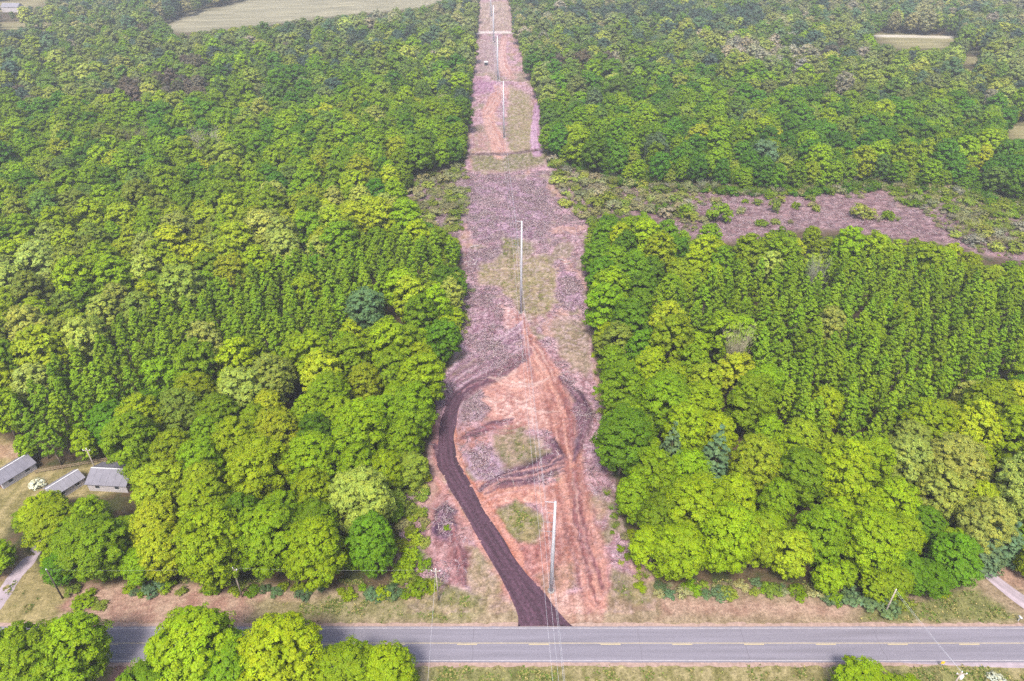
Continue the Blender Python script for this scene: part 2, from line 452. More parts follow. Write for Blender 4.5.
paint_line([(458, 402, 2.2), (453, 425, 2.2), (455, 448, 2.5), (460, 468, 3)], (alb(196, 126, 100), alb(232, 176, 152)), 0.95, raise_=0.25)
# road verges
VN = [(-300, 588), (20, 600), (62, 584), (250, 586), (430, 588), (480, 594), (520, 604), (530, 640), (-300, 640)]
paint_poly(VN, (DRY, alb(200, 176, 146)), 4)
paint_poly([(60, 586), (240, 586), (330, 600), (330, 626), (100, 626), (60, 612)], (alb(196, 146, 132), alb(216, 180, 158)), 6, 0.85)
paint_poly([(250, 600), (330, 596), (430, 594), (492, 602), (470, 622), (250, 622)], (alb(150, 146, 92), alb(186, 172, 128)), 6, 0.8)
paint_poly([(442, 584), (470, 588), (488, 600), (470, 606), (440, 602)], (GRASS_D, GRASS_L), 4, 0.8)
paint_poly([(300, 604), (345, 600), (350, 612), (300, 618)], (GRASS_D, GRASS_L), 5, 0.5)
VN2 = [(612, 588), (660, 586), (760, 584), (860, 600), (960, 590), (985, 560), (1010, 560), (1400, 580), (1400, 640), (600, 640)]
paint_poly(VN2, (DRY, STRAW), 4)
paint_poly([(655, 596), (740, 600), (850, 604), (840, 616), (660, 616)], (alb(196, 150, 134), alb(220, 182, 162)), 7, 0.75)
paint_poly([(612, 566), (640, 576), (660, 590), (640, 606), (616, 596)], (alb(122, 126, 72), alb(164, 154, 100)), 4, 0.8)
paint_poly([(860, 612), (920, 602), (950, 592), (980, 590), (1005, 608), (1024, 622), (860, 622)], (alb(128, 134, 74), alb(158, 156, 92)), 5, 0.9)
paint_poly([(985, 562), (1030, 570), (1030, 590), (1000, 580)], (alb(176, 138, 118), alb(204, 164, 142)), 4, 0.9)
VS = [(-400, 660), (1500, 660), (1500, 1500), (-400, 1500)]
paint_poly(VS, (alb(150, 142, 86), alb(196, 178, 132)), 3)
paint_poly([(430, 668), (520, 668), (560, 676), (560, 700), (430, 700)], (GRASS_D, GRASS_L), 4, 0.6)
paint_poly([(900, 668), (1000, 668), (1024, 700), (880, 700)], (alb(128, 134, 74), alb(164, 160, 96)), 5, 0.8)
paint_poly([(120, 640), (140, 640), (140, 700), (100, 700)], (alb(172, 124, 118), alb(196, 150, 140)), 3, 0.9)
# the yard
paint_poly(YARD, (alb(158, 146, 92), alb(196, 176, 126)), 4)
paint_poly([(-20, 436), (18, 448), (28, 462), (6, 458), (-20, 466)], (alb(200, 158, 128), alb(218, 184, 156)), 4, 0.9)
paint_poly([(20, 566), (62, 585), (70, 598), (30, 606), (16, 600)], (alb(160, 146, 96), alb(190, 170, 120)), 4, 0.8)
paint_poly([(0, 540), (26, 556), (14, 572), (-20, 600)], (alb(150, 120, 96), alb(180, 144, 122)), 4, 0.8)

# scraped lines left by the machines
def offset_line(pts, k, w):
    out = []
    for i, p in enumerate(pts):
        a, b_ = pts[max(0, i - 1)], pts[min(len(pts) - 1, i + 1)]
        dx, dy = b_[0] - a[0], b_[1] - a[1]; L = math.hypot(dx, dy)
        out.append((p[0] + dy / L * p[2] * k, p[1] - dx / L * p[2] * k, w))
    return out
for k, w_, dk in ((-0.85, 1.6, 1), (-0.55, 1.3, 0), (-0.3, 1.5, 1), (0.0, 1.4, 0), (0.3, 1.5, 1), (0.62, 1.3, 0), (0.9, 1.8, 1)):
    c_ = (alb(134, 86, 88), alb(176, 116, 104)) if dk else (alb(216, 164, 148), alb(240, 200, 180))
    paint_line(offset_line(RUT_R[1:], k + 0.08 * math.sin(9 * k), w_), c_, 0.95 * sstep(0.38, 0.62, fbm(X * 0.25 + 3 * k, Y * 0.07, 7)) * 0.75, raise_=-0.1 if dk else 0.04, edge=0.9)
rs = random.Random(4)
for i in range(16):                                         # sweeps across the orange spoil
    u0, v0 = rs.uniform(478, 520), rs.uniform(372, 428); L = rs.uniform(18, 46); sl = rs.uniform(-0.35, 0.25)
    pts = [(u0 + L * q, v0 + sl * L * q + 4 * math.sin(q * 3), rs.uniform(0.7, 1.5)) for q in (0, .25, .5, .75, 1)]
    paint_line(pts, (alb(140, 88, 96), alb(184, 122, 112)) if i % 2 else (alb(240, 200, 184), alb(252, 222, 204)), 0.55, raise_=-0.1 if i % 2 else 0.05, edge=0.8)
for i in range(18):                                         # mauve sweeps round the head of the track
    k = rs.uniform(-8, 26); f = rs.uniform(0, .4)
    base_ = [(440, 402), (456, 384), (476, 370), (500, 358), (522, 342)]
    pts = [(a + rs.uniform(-1, 1), b_ - k * 0.8 + rs.uniform(-1, 1), rs.uniform(0.7, 1.6)) for a, b_ in base_[int(f * 5):]]
    paint_line(pts, (alb(112, 80, 104), alb(150, 112, 132)) if i % 2 else (alb(214, 178, 192), alb(240, 212, 222)), 0.7, raise_=-0.1 if i % 2 else 0.08, edge=0.8)
for i in range(14):                                         # through the mud bank
    k = rs.uniform(-9, 9)
    pts = [(a + rs.uniform(-2, 2), b_ + k + rs.uniform(-1, 1), rs.uniform(0.7, 1.3)) for a, b_ in ((484, 494), (502, 486), (522, 481), (545, 475), (562, 466))[rs.randint(0, 2):]]
    paint_line(pts, (alb(82, 58, 76), alb(112, 82, 98)) if i % 3 else (alb(206, 150, 140), alb(226, 176, 164)), 0.75, raise_=-0.1 if i % 3 else 0.1, edge=0.8)
paint_line([(470, 32.5, 1.3), (520, 32, 1.3)], (alb(250, 240, 225), alb(255, 248, 238)))

# road bed and track bed are level
ROAD_Y0, ROAD_Y1 = ground_at(512, 662.5).y, ground_at(512, 626.5).y
flat = 1 - sstep(0.5, 4.0, np.maximum(np.abs(Y - 0.5 * (ROAD_Y0 + ROAD_Y1)) - 0.5 * (ROAD_Y1 - ROAD_Y0), 0))
dT, wT, oT, rT = line_sd(U, V, TRACK)
flat = np.maximum(flat, (1 - sstep(1.35, 2.1, dT / wT)) * sstep(388, 402, V))
rough = np.where(IN_ROW, 1.0, 0.0)
Z = Z + rough * ((n_fin - 0.5) * 0.35 + (n_str - 0.5) * 0.35)
Z = Z * (1 - flat) - 0.02 * flat
Z = np.where(np.abs(X) > 200, Z * 0.3, Z)
ridge = np.maximum(1 - np.abs(2 * fbm(X * 0.55 + 9 * n_mid, Y * 0.28, 131, 3) - 1), 0) ** 9
ridge2 = np.maximum(1 - np.abs(2 * fbm(X * 0.4, Y * 0.9 + 6 * n_mid, 141, 3) - 1), 0) ** 10
calm = np.where((V > 355) & (V < 610), 0.45, 1.0)
mix(np.clip(cm * ridge * 0.6 * calm, 0, 1), alb(118, 80, 92)); mix(np.clip(cm * ridge2 * 0.55 * calm, 0, 1), alb(238, 214, 214))
Z = Z + cm * (ridge2 - ridge) * 0.12
C = C * (0.74 + 0.46 * n_fin)[:, None]
C = np.where(IN_ROW[:, None], C * np.array([1.04, 1.0, 1.08]), C * np.array([0.96, 1.0, 1.02]))
C = np.clip(C, 0.005, 0.85)

nx, ny = len(xs), len(ys)
idx = np.arange(nx * ny).reshape(ny, nx)
F = np.stack([idx[:-1, :-1], idx[:-1, 1:], idx[1:, 1:], idx[1:, :-1]], -1).reshape(-1, 4)

m, t, b = new_mat('ground')
at = t.nodes.new('ShaderNodeAttribute'); at.attribute_name = 'soil'
tc = t.nodes.new('ShaderNodeTexCoord')
n1 = t.nodes.new('ShaderNodeTexNoise'); n1.inputs['Scale'].default_value = 2.2; n1.inputs['Detail'].default_value = 6; n1.inputs['Roughness'].default_value = 0.7
n2 = t.nodes.new('ShaderNodeTexNoise'); n2.inputs['Scale'].default_value = 0.5; n2.inputs['Detail'].default_value = 3
mp = t.nodes.new('ShaderNodeMapRange'); mp.inputs[1].default_value = 0.3; mp.inputs[2].default_value = 0.7; mp.inputs[3].default_value = 0.5; mp.inputs[4].default_value = 1.5
sc_ = t.nodes.new('ShaderNodeVectorMath'); sc_.operation = 'SCALE'
t.links.new(tc.outputs['Object'], n1.inputs['Vector']); t.links.new(tc.outputs['Object'], n2.inputs['Vector'])
t.links.new(n1.outputs['Fac'], mp.inputs[0]); t.links.new(at.outputs['Vector'], sc_.inputs[0]); t.links.new(mp.outputs[0], sc_.inputs['Scale'])
t.links.new(sc_.outputs[0], b.inputs['Base Color'])
b.inputs['Roughness'].default_value = 0.95; b.inputs['Specular IOR Level'].default_value = 0.15
bp = t.nodes.new('ShaderNodeBump'); bp.inputs['Strength'].default_value = 0.6; bp.inputs['Distance'].default_value = 0.15
t.links.new(n1.outputs['Fac'], bp.inputs['Height']); t.links.new(bp.outputs[0], b.inputs['Normal'])
M_GROUND = m
gme = mesh_np('ground', np.stack([X, Y, Z], 1), F, M_GROUND, smooth=True)
ga = gme.attributes.new('soil', 'FLOAT_VECTOR', 'POINT')
ga.data.foreach_set('vector', C.astype(np.float32).ravel())
structure('ground', gme, 'flat wooded land with a long cleared strip of mauve and orange soil')

def ground_z(x, y):
    i = np.clip(np.searchsorted(xs, x), 1, nx - 1); j = np.clip(np.searchsorted(ys, y), 1, ny - 1)
    i = np.where(np.abs(xs[i - 1] - x) < np.abs(xs[i] - x), i - 1, i); j = np.where(np.abs(ys[j - 1] - y) < np.abs(ys[j] - y), j - 1, j)
    return Z[j * nx + i]

# ------------------------------------------------------------------ road, markings, driveways, access track
def asphalt(name, rgb, spread):
    m, t, b = new_mat(name)
    tc = t.nodes.new('ShaderNodeTexCoord')
    mpn = t.nodes.new('ShaderNodeMapping'); mpn.inputs['Scale'].default_value = (0.04, 1.1, 1)
    n1 = t.nodes.new('ShaderNodeTexNoise'); n1.inputs['Scale'].default_value = 1.0; n1.inputs['Detail'].default_value = 4
    n2 = t.nodes.new('ShaderNodeTexNoise'); n2.inputs['Scale'].default_value = 5; n2.inputs['Detail'].default_value = 5
    ad = t.nodes.new('ShaderNodeMath'); ad.operation = 'ADD'
    mr = t.nodes.new('ShaderNodeMapRange'); mr.inputs[1].default_value = 0.6; mr.inputs[2].default_value = 1.4; mr.inputs[3].default_value = 1 - spread; mr.inputs[4].default_value = 1 + spread
    s = t.nodes.new('ShaderNodeVectorMath'); s.operation = 'SCALE'; s.inputs[0].default_value = tuple(rgb)
    t.links.new(tc.outputs['Object'], mpn.inputs[0]); t.links.new(mpn.outputs[0], n1.inputs['Vector']); t.links.new(tc.outputs['Object'], n2.inputs['Vector'])
    t.links.new(n1.outputs['Fac'], ad.inputs[0]); t.links.new(n2.outputs['Fac'], ad.inputs[1]); t.links.new(ad.outputs[0], mr.inputs[0])
    t.links.new(mr.outputs[0], s.inputs['Scale']); t.links.new(s.outputs[0], b.inputs['Base Color'])
    b.inputs['Roughness'].default_value = 0.85
    return m
M_ROAD = asphalt('worn_asphalt', alb(160, 155, 170), 0.3)
M_WHITE = plain('worn_white_paint', alb(222, 216, 220), 0.7, spread=0.22, scale=0.8)
M_YELLOW = plain('worn_yellow_paint', alb(240, 222, 178), 0.7, spread=0.12, scale=0.8)
M_DRIVE = plain('pale_driveway', alb(206, 190, 200), 0.9, spread=0.15, scale=0.7)
M_SHOULDER = plain('gravel_shoulder', alb(206, 176, 164), 0.95, spread=0.25, scale=1.5)
M_TRACK = plain('dark_track', alb(102, 72, 90), 0.95, spread=0.35, scale=1.6, bump=0.6)

def streaky(mat, along=0.07, across=1.3, amount=0.35):
    t = mat.node_tree; b = t.nodes['Principled BSDF']
    src = b.inputs['Base Color'].links[0].from_socket
    at = t.nodes.new('ShaderNodeAttribute'); at.attribute_name = 'lane'
    mp_ = t.nodes.new('ShaderNodeMapping'); mp_.inputs['Scale'].default_value = (across, along, 1)
    nz = t.nodes.new('ShaderNodeTexNoise'); nz.inputs['Scale'].default_value = 1.0; nz.inputs['Detail'].default_value = 5
    mr = t.nodes.new('ShaderNodeMapRange'); mr.inputs[1].default_value = 0.35; mr.inputs[2].default_value = 0.65; mr.inputs[3].default_value = 1 - amount; mr.inputs[4].default_value = 1 + amount
    sc2 = t.nodes.new('ShaderNodeVectorMath'); sc2.operation = 'SCALE'
    t.links.new(at.outputs['Vector'], mp_.inputs[0]); t.links.new(mp_.outputs[0], nz.inputs['Vector']); t.links.new(nz.outputs['Fac'], mr.inputs[0])
    t.links.new(src, sc2.inputs[0]); t.links.new(mr.outputs[0], sc2.inputs['Scale']); t.links.new(sc2.outputs[0], b.inputs['Base Color'])
streaky(M_TRACK); streaky(M_DRIVE, 0.06, 1.0, 0.2)
def strip(name, pts, widths, mat, z, step=0.6, wob_=0.0, seed=1, crown=0.05, ymin=-1e9, sink=0.0):
    """sheet along a ground line"""
    pts = [Vector((p[0], p[1])) for p in pts]
    P = []; Wd = []
    for i in range(len(pts) - 1):
        p0 = pts[max(0, i - 1)]; p1 = pts[i]; p2 = pts[i + 1]; p3 = pts[min(len(pts) - 1, i + 2)]
        n = max(2, int((p2 - p1).length / step))
        for k in range(n):
            t_ = k / n
            P.append(0.5 * ((2 * p1) + (p2 - p0) * t_ + (2 * p0 - 5 * p1 + 4 * p2 - p3) * t_ * t_ + (3 * p1 - p0 - 3 * p2 + p3) * t_ ** 3))
            Wd.append(widths[i] + (widths[i + 1] - widths[i]) * t_)
    P.append(pts[-1]); Wd.append(widths[-1])
    nc = 10
    vs = []
    rr = np.random.RandomState(seed)
    for i, p in enumerate(P):
        d = (P[min(i + 1, len(P) - 1)] - P[max(i - 1, 0)]).normalized()
        nrm = Vector((d.y, -d.x))
        for k in range(nc + 1):
            s = k / nc * 2 - 1
            w_ = Wd[i] * (1 + wob_ * float(vnoise(np.array([i * step * 0.22]), np.array([3.0 + (s > 0) * 9]), seed)[0] - 0.5 * wob_)) if abs(s) > 0.95 else Wd[i]
            q = p + nrm * s * w_
            zz = z + crown * (1 - s * s) - sink * max(0.0, (i / len(P) - 0.8) / 0.2) - (0.045 if abs(s) > 0.95 else 0.0)
            vs.append((q.x, max(q.y, ymin), zz))
    fs = []
    for i in range(len(P) - 1):
        for k in range(nc):
            a = i * (nc + 1) + k
            fs.append((a, a + 1, a + nc + 2, a + nc + 1))
    me = mesh_np(name, vs, fs, mat, True)
    lane = np.array([((k / nc * 2 - 1) * Wd[i], i * step, 0.0) for i in range(len(P)) for k in range(nc + 1)], np.float32)
    la = me.attributes.new('lane', 'FLOAT_VECTOR', 'POINT'); la.data.foreach_set('vector', lane.ravel())
    return me

YC = 0.5 * (ROAD_Y0 + ROAD_Y1); HWR = 0.5 * (ROAD_Y1 - ROAD_Y0)
xr = np.concatenate([-geo(3400, 150, 12), np.arange(-145, 150, 5.0), geo(150, 3400, 12)])
def cross_strip(name, y0, y1, z, mat, thick=0.0, jag=0.0, seed=0):
    vs = []; fs = []
    xx = xr if jag == 0 else np.concatenate([-geo(3400, 150, 12), np.arange(-145, 150, 0.5), geo(150, 3400, 12)])
    j0 = (fbm(xx * 0.8, xx * 0, seed) - 0.5) * jag; j1 = (fbm(xx * 0.8, xx * 0 + 4, seed) - 0.5) * jag
    for i, x in enumerate(xx):
        vs += [(x, y0 + j0[i], z), (x, y1 + j1[i], z)]
    for i in range(len(xx) - 1):
        fs.append((2 * i, 2 * i + 2, 2 * i + 3, 2 * i + 1))
    return mesh_np(name, vs, fs, mat)
structure('road_shoulder', cross_strip('road_shoulder', ROAD_Y0 - 0.75, ROAD_Y1 + 0.75, 0.012, M_SHOULDER, jag=0.9, seed=4))
road = structure('road', cross_strip('road', ROAD_Y0, ROAD_Y1, 0.026, M_ROAD, jag=0.16, seed=7), 'two lane grey asphalt road crossing below the clearing')
link('edge_line', cross_strip('edge_line', ROAD_Y0 + 0.30, ROAD_Y0 + 0.46, 0.032, M_WHITE), road)
link('edge_line', cross_strip('edge_line', ROAD_Y1 - 0.44, ROAD_Y1 - 0.30, 0.032, M_WHITE), road)
yl = ground_at(512, 643.2).y
link('centre_line', cross_strip('centre_line', yl - 0.06, yl + 0.07, 0.032, M_YELLOW), road)
bm = bmesh.new()
vs = [bm.verts.new(p) for p in ((-1.9, -0.09, 0), (1.9, -0.09, 0), (1.9, 0.09, 0), (-1.9, 0.09, 0))]
bm.faces.new(vs)
dash_me = bm_mesh('lane_dash', bm, M_YELLOW)
x0 = ground_at(467, 645).x
for k in range(-8, 9):
    link('lane_dash', dash_me, road, (x0 + k * 13.62, yl - 0.26, 0.033))
# cracks sealed across the lanes
M_SEAL = plain('crack_seal', alb(128, 122, 134), 0.8)
for u_ in (473, 352, 640, 745, 880, 560):
    xq = ground_at(u_, 644).x
    pts = [(xq + 0.35 * (float(vnoise(np.array([k * 0.6]), np.array([u_ * 1.0]), 5)[0]) - 0.5), ROAD_Y0 + 0.1 + k * (ROAD_Y1 - ROAD_Y0 - 0.2) / 10) for k in range(11)]
    vs = []; fs = []
    for (a, b_) in pts: vs += [(a - 0.03, b_, 0.0295), (a + 0.03, b_, 0.0295)]
    for k in range(10): fs.append((2 * k, 2 * k + 1, 2 * k + 3, 2 * k + 2))
    link('crack_seal', mesh_np('crack_seal', vs, fs, M_SEAL), road)

def gpts(px): return [ground_at(p[0], p[1]) for p in px]
tw = []
tp = []
for (u_, v_, w_) in TRACK:
    g = ground_at(u_, v_); tp.append(g)
for i, (u_, v_, w_) in enumerate(TRACK):
    a = tp[max(0, i - 1)]; c_ = tp[min(len(tp) - 1, i + 1)]
    d = (c_ - a); d2 = Vector((d.x, d.y)).normalized()
    ppm_x = FPX / float(to_px(tp[i].x, tp[i].y, 0.0)[2])
    tw.append(w_ / ppm_x * max(0.75, abs(d2.y)) * (0.85 if i > 2 else 0.9))
tp[0] = Vector((tp[0].x, ROAD_Y1 - 1.5, 0))
structure('access_track', strip('access_track', tp, tw, M_TRACK, 0.07, 0.5, 0.25, 3, ymin=ROAD_Y1 + 0.03, sink=0.22), 'dark freshly laid dirt access track curving up from the road')
dr = gpts([(-40, 645), (-14, 615), (2, 595), (16, 576), (31, 558), (50, 530)])
structure('driveway', strip('driveway', dr, [1.9, 1.9, 1.8, 1.7, 1.6, 1.6], M_DRIVE, 0.03, 0.6, 0.12, 5, 0.03), 'pale driveway leading up to the yard on the left')
dr = gpts([(1075, 632), (1040, 612), (1012, 593), (988, 574), (975, 562), (960, 540)])
structure('driveway', strip('driveway', dr, [2.0, 1.7, 1.5, 1.3, 1.2, 1.2], M_DRIVE, 0.03, 0.6, 0.12, 6, 0.03), 'pale gravel driveway entering the wood on the right')
apr = gpts([(905, 667), (960, 664.5), (1060, 664), (1400, 664)])
structure('road_widening', strip('road_widening', [Vector((p.x, ROAD_Y0 - 0.15 * i, 0)) for i, p in enumerate(apr)], [0.15, 0.5, 0.9, 0.9], M_DRIVE, 0.016, 1.0, 0.1, 8, 0.0))

# ------------------------------------------------------------------ foliage prototypes
ico = bmesh.new(); bmesh.ops.create_icosphere(ico, subdivisions=1, radius=1.0)
ICO_V = np.array([v.co[:] for v in ico.verts]); ICO_F = np.array([[v.index for v in f.verts] for f in ico.faces]); ico.free()

def rand_dirs(r, n):
    d = r.normal(size=(n, 3)); return d / np.linalg.norm(d, axis=1)[:, None]

def foliage(name, seed, lobes, nsub, nleaf, leaf, tint_var=0.12, core=0.7, upward=0.35, flat=0.75):
    """lobes: (centre, radius). Leaf clumps over each lobe, plus a core. Quads, cores as degenerate-free quads of triangles."""
    r = np.random.RandomState(seed)
    L = np.array([l[0] for l in lobes]); Rd = np.array([l[1] for l in lobes])
    cen = L.mean(0)
    lv = []; lshade = []
    for i in range(len(L)):
        d = rand_dirs(r, nsub)
        out = L[i] - cen; on = np.linalg.norm(out) + 1e-6
        d = d + (out / on) * 0.55 + np.array([0, 0, 0.35]); d /= np.linalg.norm(d, axis=1)[:, None]
        sc_c = L[i] + d * Rd[i] * r.uniform(0.75, 1.02, (nsub, 1)) * np.array([1, 1, flat])
        # drop clumps buried in another lobe
        dist = np.linalg.norm((sc_c[:, None] - L[None]) / np.array([1, 1, flat]), axis=2) / Rd[None]
        dist[:, i] = 9
        keep = dist.min(1) > 0.72
        sc_c = sc_c[keep]; d = d[keep]
        if not len(sc_c): continue
        k = len(sc_c)
        sr = Rd[i] * r.uniform(0.26, 0.42, (k, 1, 1))
        ld = rand_dirs(r, k * nleaf).reshape(k, nleaf, 3)
        ld = ld + d[:, None] * 0.6 + np.array([0, 0, 0.4]); ld /= np.linalg.norm(ld, axis=2)[..., None]
        p = sc_c[:, None] + ld * sr * r.uniform(0.55, 1.1, (k, nleaf, 1)) * np.array([1, 1, 0.8])
        od = p - (cen - np.array([0, 0, 1.0])); od /= np.linalg.norm(od, axis=2)[..., None]
        nrm = ld * 0.6 + d[:, None] * 0.35 + od * 0.6 + np.array([0, 0, upward * 0.7]) + r.normal(size=(k, nleaf, 3)) * 0.4
        lob = r.uniform(1 - tint_var, 1 + tint_var); clump = r.uniform(1 - tint_var, 1 + tint_var, (k, 1))
        s1 = lob * clump * r.uniform(0.86, 1.14, (k, nleaf))
        warm = r.uniform(-0.07, 0.10, (k, 1)) + r.uniform(-0.05, 0.05, (k, nleaf))
        lv.append(np.concatenate([p, nrm], 2).reshape(-1, 6))
        lshade.append(np.stack([s1 * (1 + warm), s1, s1 * (1 - 2 * warm)], -1).reshape(-1, 3))
    A = np.concatenate(lv); S = np.concatenate(lshade)
    p, nrm = A[:, :3], A[:, 3:]; nrm /= np.linalg.norm(nrm, axis=1)[:, None]
    tv = np.cross(nrm, rand_dirs(r, len(p))); tv /= np.linalg.norm(tv, axis=1)[:, None]
    bv = np.cross(nrm, tv)
    a = leaf * r.uniform(0.6, 1.15, (len(p), 1)); b_ = a * r.uniform(0.5, 0.8, (len(p), 1))
    fold = nrm * a * 0.18
    verts = np.stack([p - tv * a + fold, p - bv * b_ - fold, p + tv * a + fold, p + bv * b_ - fold], 1).reshape(-1, 3)
    faces = np.arange(len(p) * 4).reshape(-1, 4)
    shade = np.repeat(S, 4, 0)
    tri = []
    if core > 0:
        base = len(verts); cv = []; 
        for i in range(len(L)):
            cv.append(L[i] + ICO_V * Rd[i] * core * r.uniform(0.85, 1.1, (len(ICO_V), 1)) * np.array([1, 1, flat]))
            tri.append(ICO_F + base + i * len(ICO_V))
        cv = np.concatenate(cv); tri = np.concatenate(tri)
        verts = np.concatenate([verts, cv]); shade = np.concatenate([shade, np.full((len(cv), 3), 0.9)])
    me = bpy.data.meshes.new(name)
    nq, ntr = len(faces), len(tri)
    loops = np.concatenate([faces.ravel(), np.asarray(tri, int).ravel()]).astype(np.int32)
    starts = np.concatenate([np.arange(nq) * 4, nq * 4 + np.arange(ntr) * 3]).astype(np.int32)
    me.vertices.add(len(verts)); me.vertices.foreach_set('co', verts.astype(np.float32).ravel())
    me.loops.add(len(loops)); me.loops.foreach_set('vertex_index', loops)
    me.polygons.add(nq + ntr); me.polygons.foreach_set('loop_start', starts)
    me.update(calc_edges=True)
    at_ = me.attributes.new('shade', 'FLOAT_VECTOR', 'POINT'); at_.data.foreach_set('vector', shade.astype(np.float32).ravel())
    me.materials.append(M_LEAF)
    return me

def round_lobes(seed, n, R=5.0, T=18.0, zb=0.22, lr=(0.30, 0.44), top=1.0):
    """lobes over a lumpy, taller-than-wide dome"""
    r = np.random.RandomState(seed)
    out = []
    zc = T * 0.52; rz = T - zc
    k = 0
    gold = math.pi * (3 - 5 ** 0.5)
    ph0 = r.uniform(0, 6.28)
    ax = r.uniform(0.85, 1.15)
    for i in range(n):
        h = 1 - 1.62 * (i + 0.5) / n                         # 1 .. -0.62
        h = np.clip(h + r.uniform(-0.06, 0.06), -0.66, 1)
        w = math.sqrt(max(0, 1 - abs(h) ** 2.2))
        ph = ph0 + gold * i + r.uniform(-0.3, 0.3)
        lrad = R * r.uniform(*lr) * (1.0 if h > -0.2 else 0.9)
        rr = (R - lrad * 0.8) * r.uniform(0.82, 1.12)
        c = np.array([math.cos(ph) * w * rr * ax, math.sin(ph) * w * rr / ax, zc + h * (rz - lrad * 0.7) * top * r.uniform(0.88, 1.06)])
        out.append((c, lrad))
    for i in range(max(3, n // 6)):
        out.append((np.array([r.uniform(-0.3, 0.3) * R, r.uniform(-0.3, 0.3) * R, zc + r.uniform(-0.3, 0.45) * rz]), R * 0.42))
    return out

def ovoid_lobes(seed, n, R=2.7, T=17.0, zb=0.3):
    """a slim plantation tree: broad below, tapering to a point"""
    r = np.random.RandomState(seed); out = []
    gold = math.pi * (3 - 5 ** 0.5)
    for i in range(n):
        f = ((i + 0.5) / n) ** 0.85
        z = T * (zb + (0.97 - zb) * f)
        prof = max(0.1, (1 - f) ** 0.6) if f > 0.25 else 0.7 + 0.4 * f
        w = R * prof
        lr_ = R * r.uniform(0.26, 0.4) * (0.45 + 0.55 * prof)
        ph = gold * i + r.uniform(-0.4, 0.4)
        out.append((np.array([math.cos(ph) * max(0, w - lr_ * 0.6), math.sin(ph) * max(0, w - lr_ * 0.6), z]), lr_))
    return out

def pine_lobes(seed, R=3.2, T=15.0):
    r = np.random.RandomState(seed); out = []
    tiers = 9
    for k in range(tiers):
        f = k / (tiers - 1)
        z = T * (0.16 + 0.8 * f); w = R * (1 - f) ** 0.85 + 0.25
        nb = max(1, int(8 * (1 - f)) + 1)
        for j in range(nb):
            ph = 6.283 * j / nb + k * 0.7 + r.uniform(-0.25, 0.25)
            lr_ = w * 0.42 * r.uniform(0.8, 1.15)
            out.append((np.array([math.cos(ph) * w * 0.62, math.sin(ph) * w * 0.62, z - 0.1 * w]), lr_))
    out.append((np.array([0, 0, T * 0.97]), 0.35))
    return out

def shrub_lobes(seed, n=9, R=1.8, T=2.6):
    r = np.random.RandomState(seed); out = []
    for i in range(n):
        ph = r.uniform(0, 6.283); rr = R * math.sqrt(r.uniform(0, 1)) * 0.75
        out.append((np.array([math.cos(ph) * rr, math.sin(ph) * rr, T * r.uniform(0.25, 0.8) * (1.05 - 0.4 * rr / R)]), R * r.uniform(0.26, 0.42)))
    return out

def trunk_mesh(name, seed, T=18.0, r0=0.28, limbs=6, spread=3.2, zlo=0.25):
    r = random.Random(seed); bm = bmesh.new()
    top = T * 0.72
    pts = [Vector((0, 0, -0.3))]; 
    for k in range(1, 6):
        pts.append(Vector((r.uniform(-.25, .25) * k * 0.4, r.uniform(-.25, .25) * k * 0.4, top * k / 5)))
    tube(bm, pts, [r0 * 1.25, r0, r0 * 0.85, r0 * 0.65, r0 * 0.45, r0 * 0.2], 7)
    for i in range(limbs):
        f = zlo + (0.62 - zlo) * (i + r.random()) / limbs
        z = f * T; k = min(4, int(z / top * 5)); base = pts[k].lerp(pts[k + 1], z / top * 5 - k)
        a = 6.283 * i / limbs * 2.4 + r.uniform(-.4, .4); s = spread * r.uniform(0.7, 1.0)
        mid = base + Vector((math.cos(a) * s * 0.5, math.sin(a) * s * 0.5, s * 0.45)); end = base + Vector((math.cos(a) * s, math.sin(a) * s, s * 0.95))
        tube(bm, [base, mid, end], [r0 * 0.4, r0 * 0.28, r0 * 0.08], 5)
    return bm_mesh(name, bm, M_BARK, True)

def twig_mesh(name, seed, T=10.0, R=3.0, n=120, r0=0.026, sub=4, mat=None):
    """bare crown: forked twigs, shade attribute for the tint"""
    r = random.Random(seed); bm = bmesh.new()
    for i in range(n):
        a = r.uniform(0, 6.283); f = r.random() ** 0.6
        z0 = T * r.uniform(0.12, 0.6)
        rr = R * f * math.sin(math.pi * min(0.95, 0.25 + 0.6 * (z0 / T)))
        b0 = Vector((0, 0, z0 * 0.8)); e = Vector((math.cos(a) * rr, math.sin(a) * rr, min(T, z0 + rr * r.uniform(0.7, 1.6) + 0.15 * T)))
        mid = b0.lerp(e, 0.5) + Vector((0, 0, -0.04 * T))
        tube(bm, [b0, mid, e], [r0 * 1.6, r0, r0 * 0.4], 3, False)
        for k in range(sub):
            s = mid.lerp(e, r.random()); q = s + Vector((r.uniform(-1, 1), r.uniform(-1, 1), r.uniform(0.2, 1.2))) * R * 0.3
            tube(bm, [s, q], [r0 * 0.8, r0 * 0.3], 3, False)
    me = bm_mesh(name, bm, mat or M_TWIG)
    at_ = me.attributes.new('shade', 'FLOAT_VECTOR', 'POINT')
    at_.data.foreach_set('vector', np.ones(len(me.vertices) * 3, np.float32))
    return me

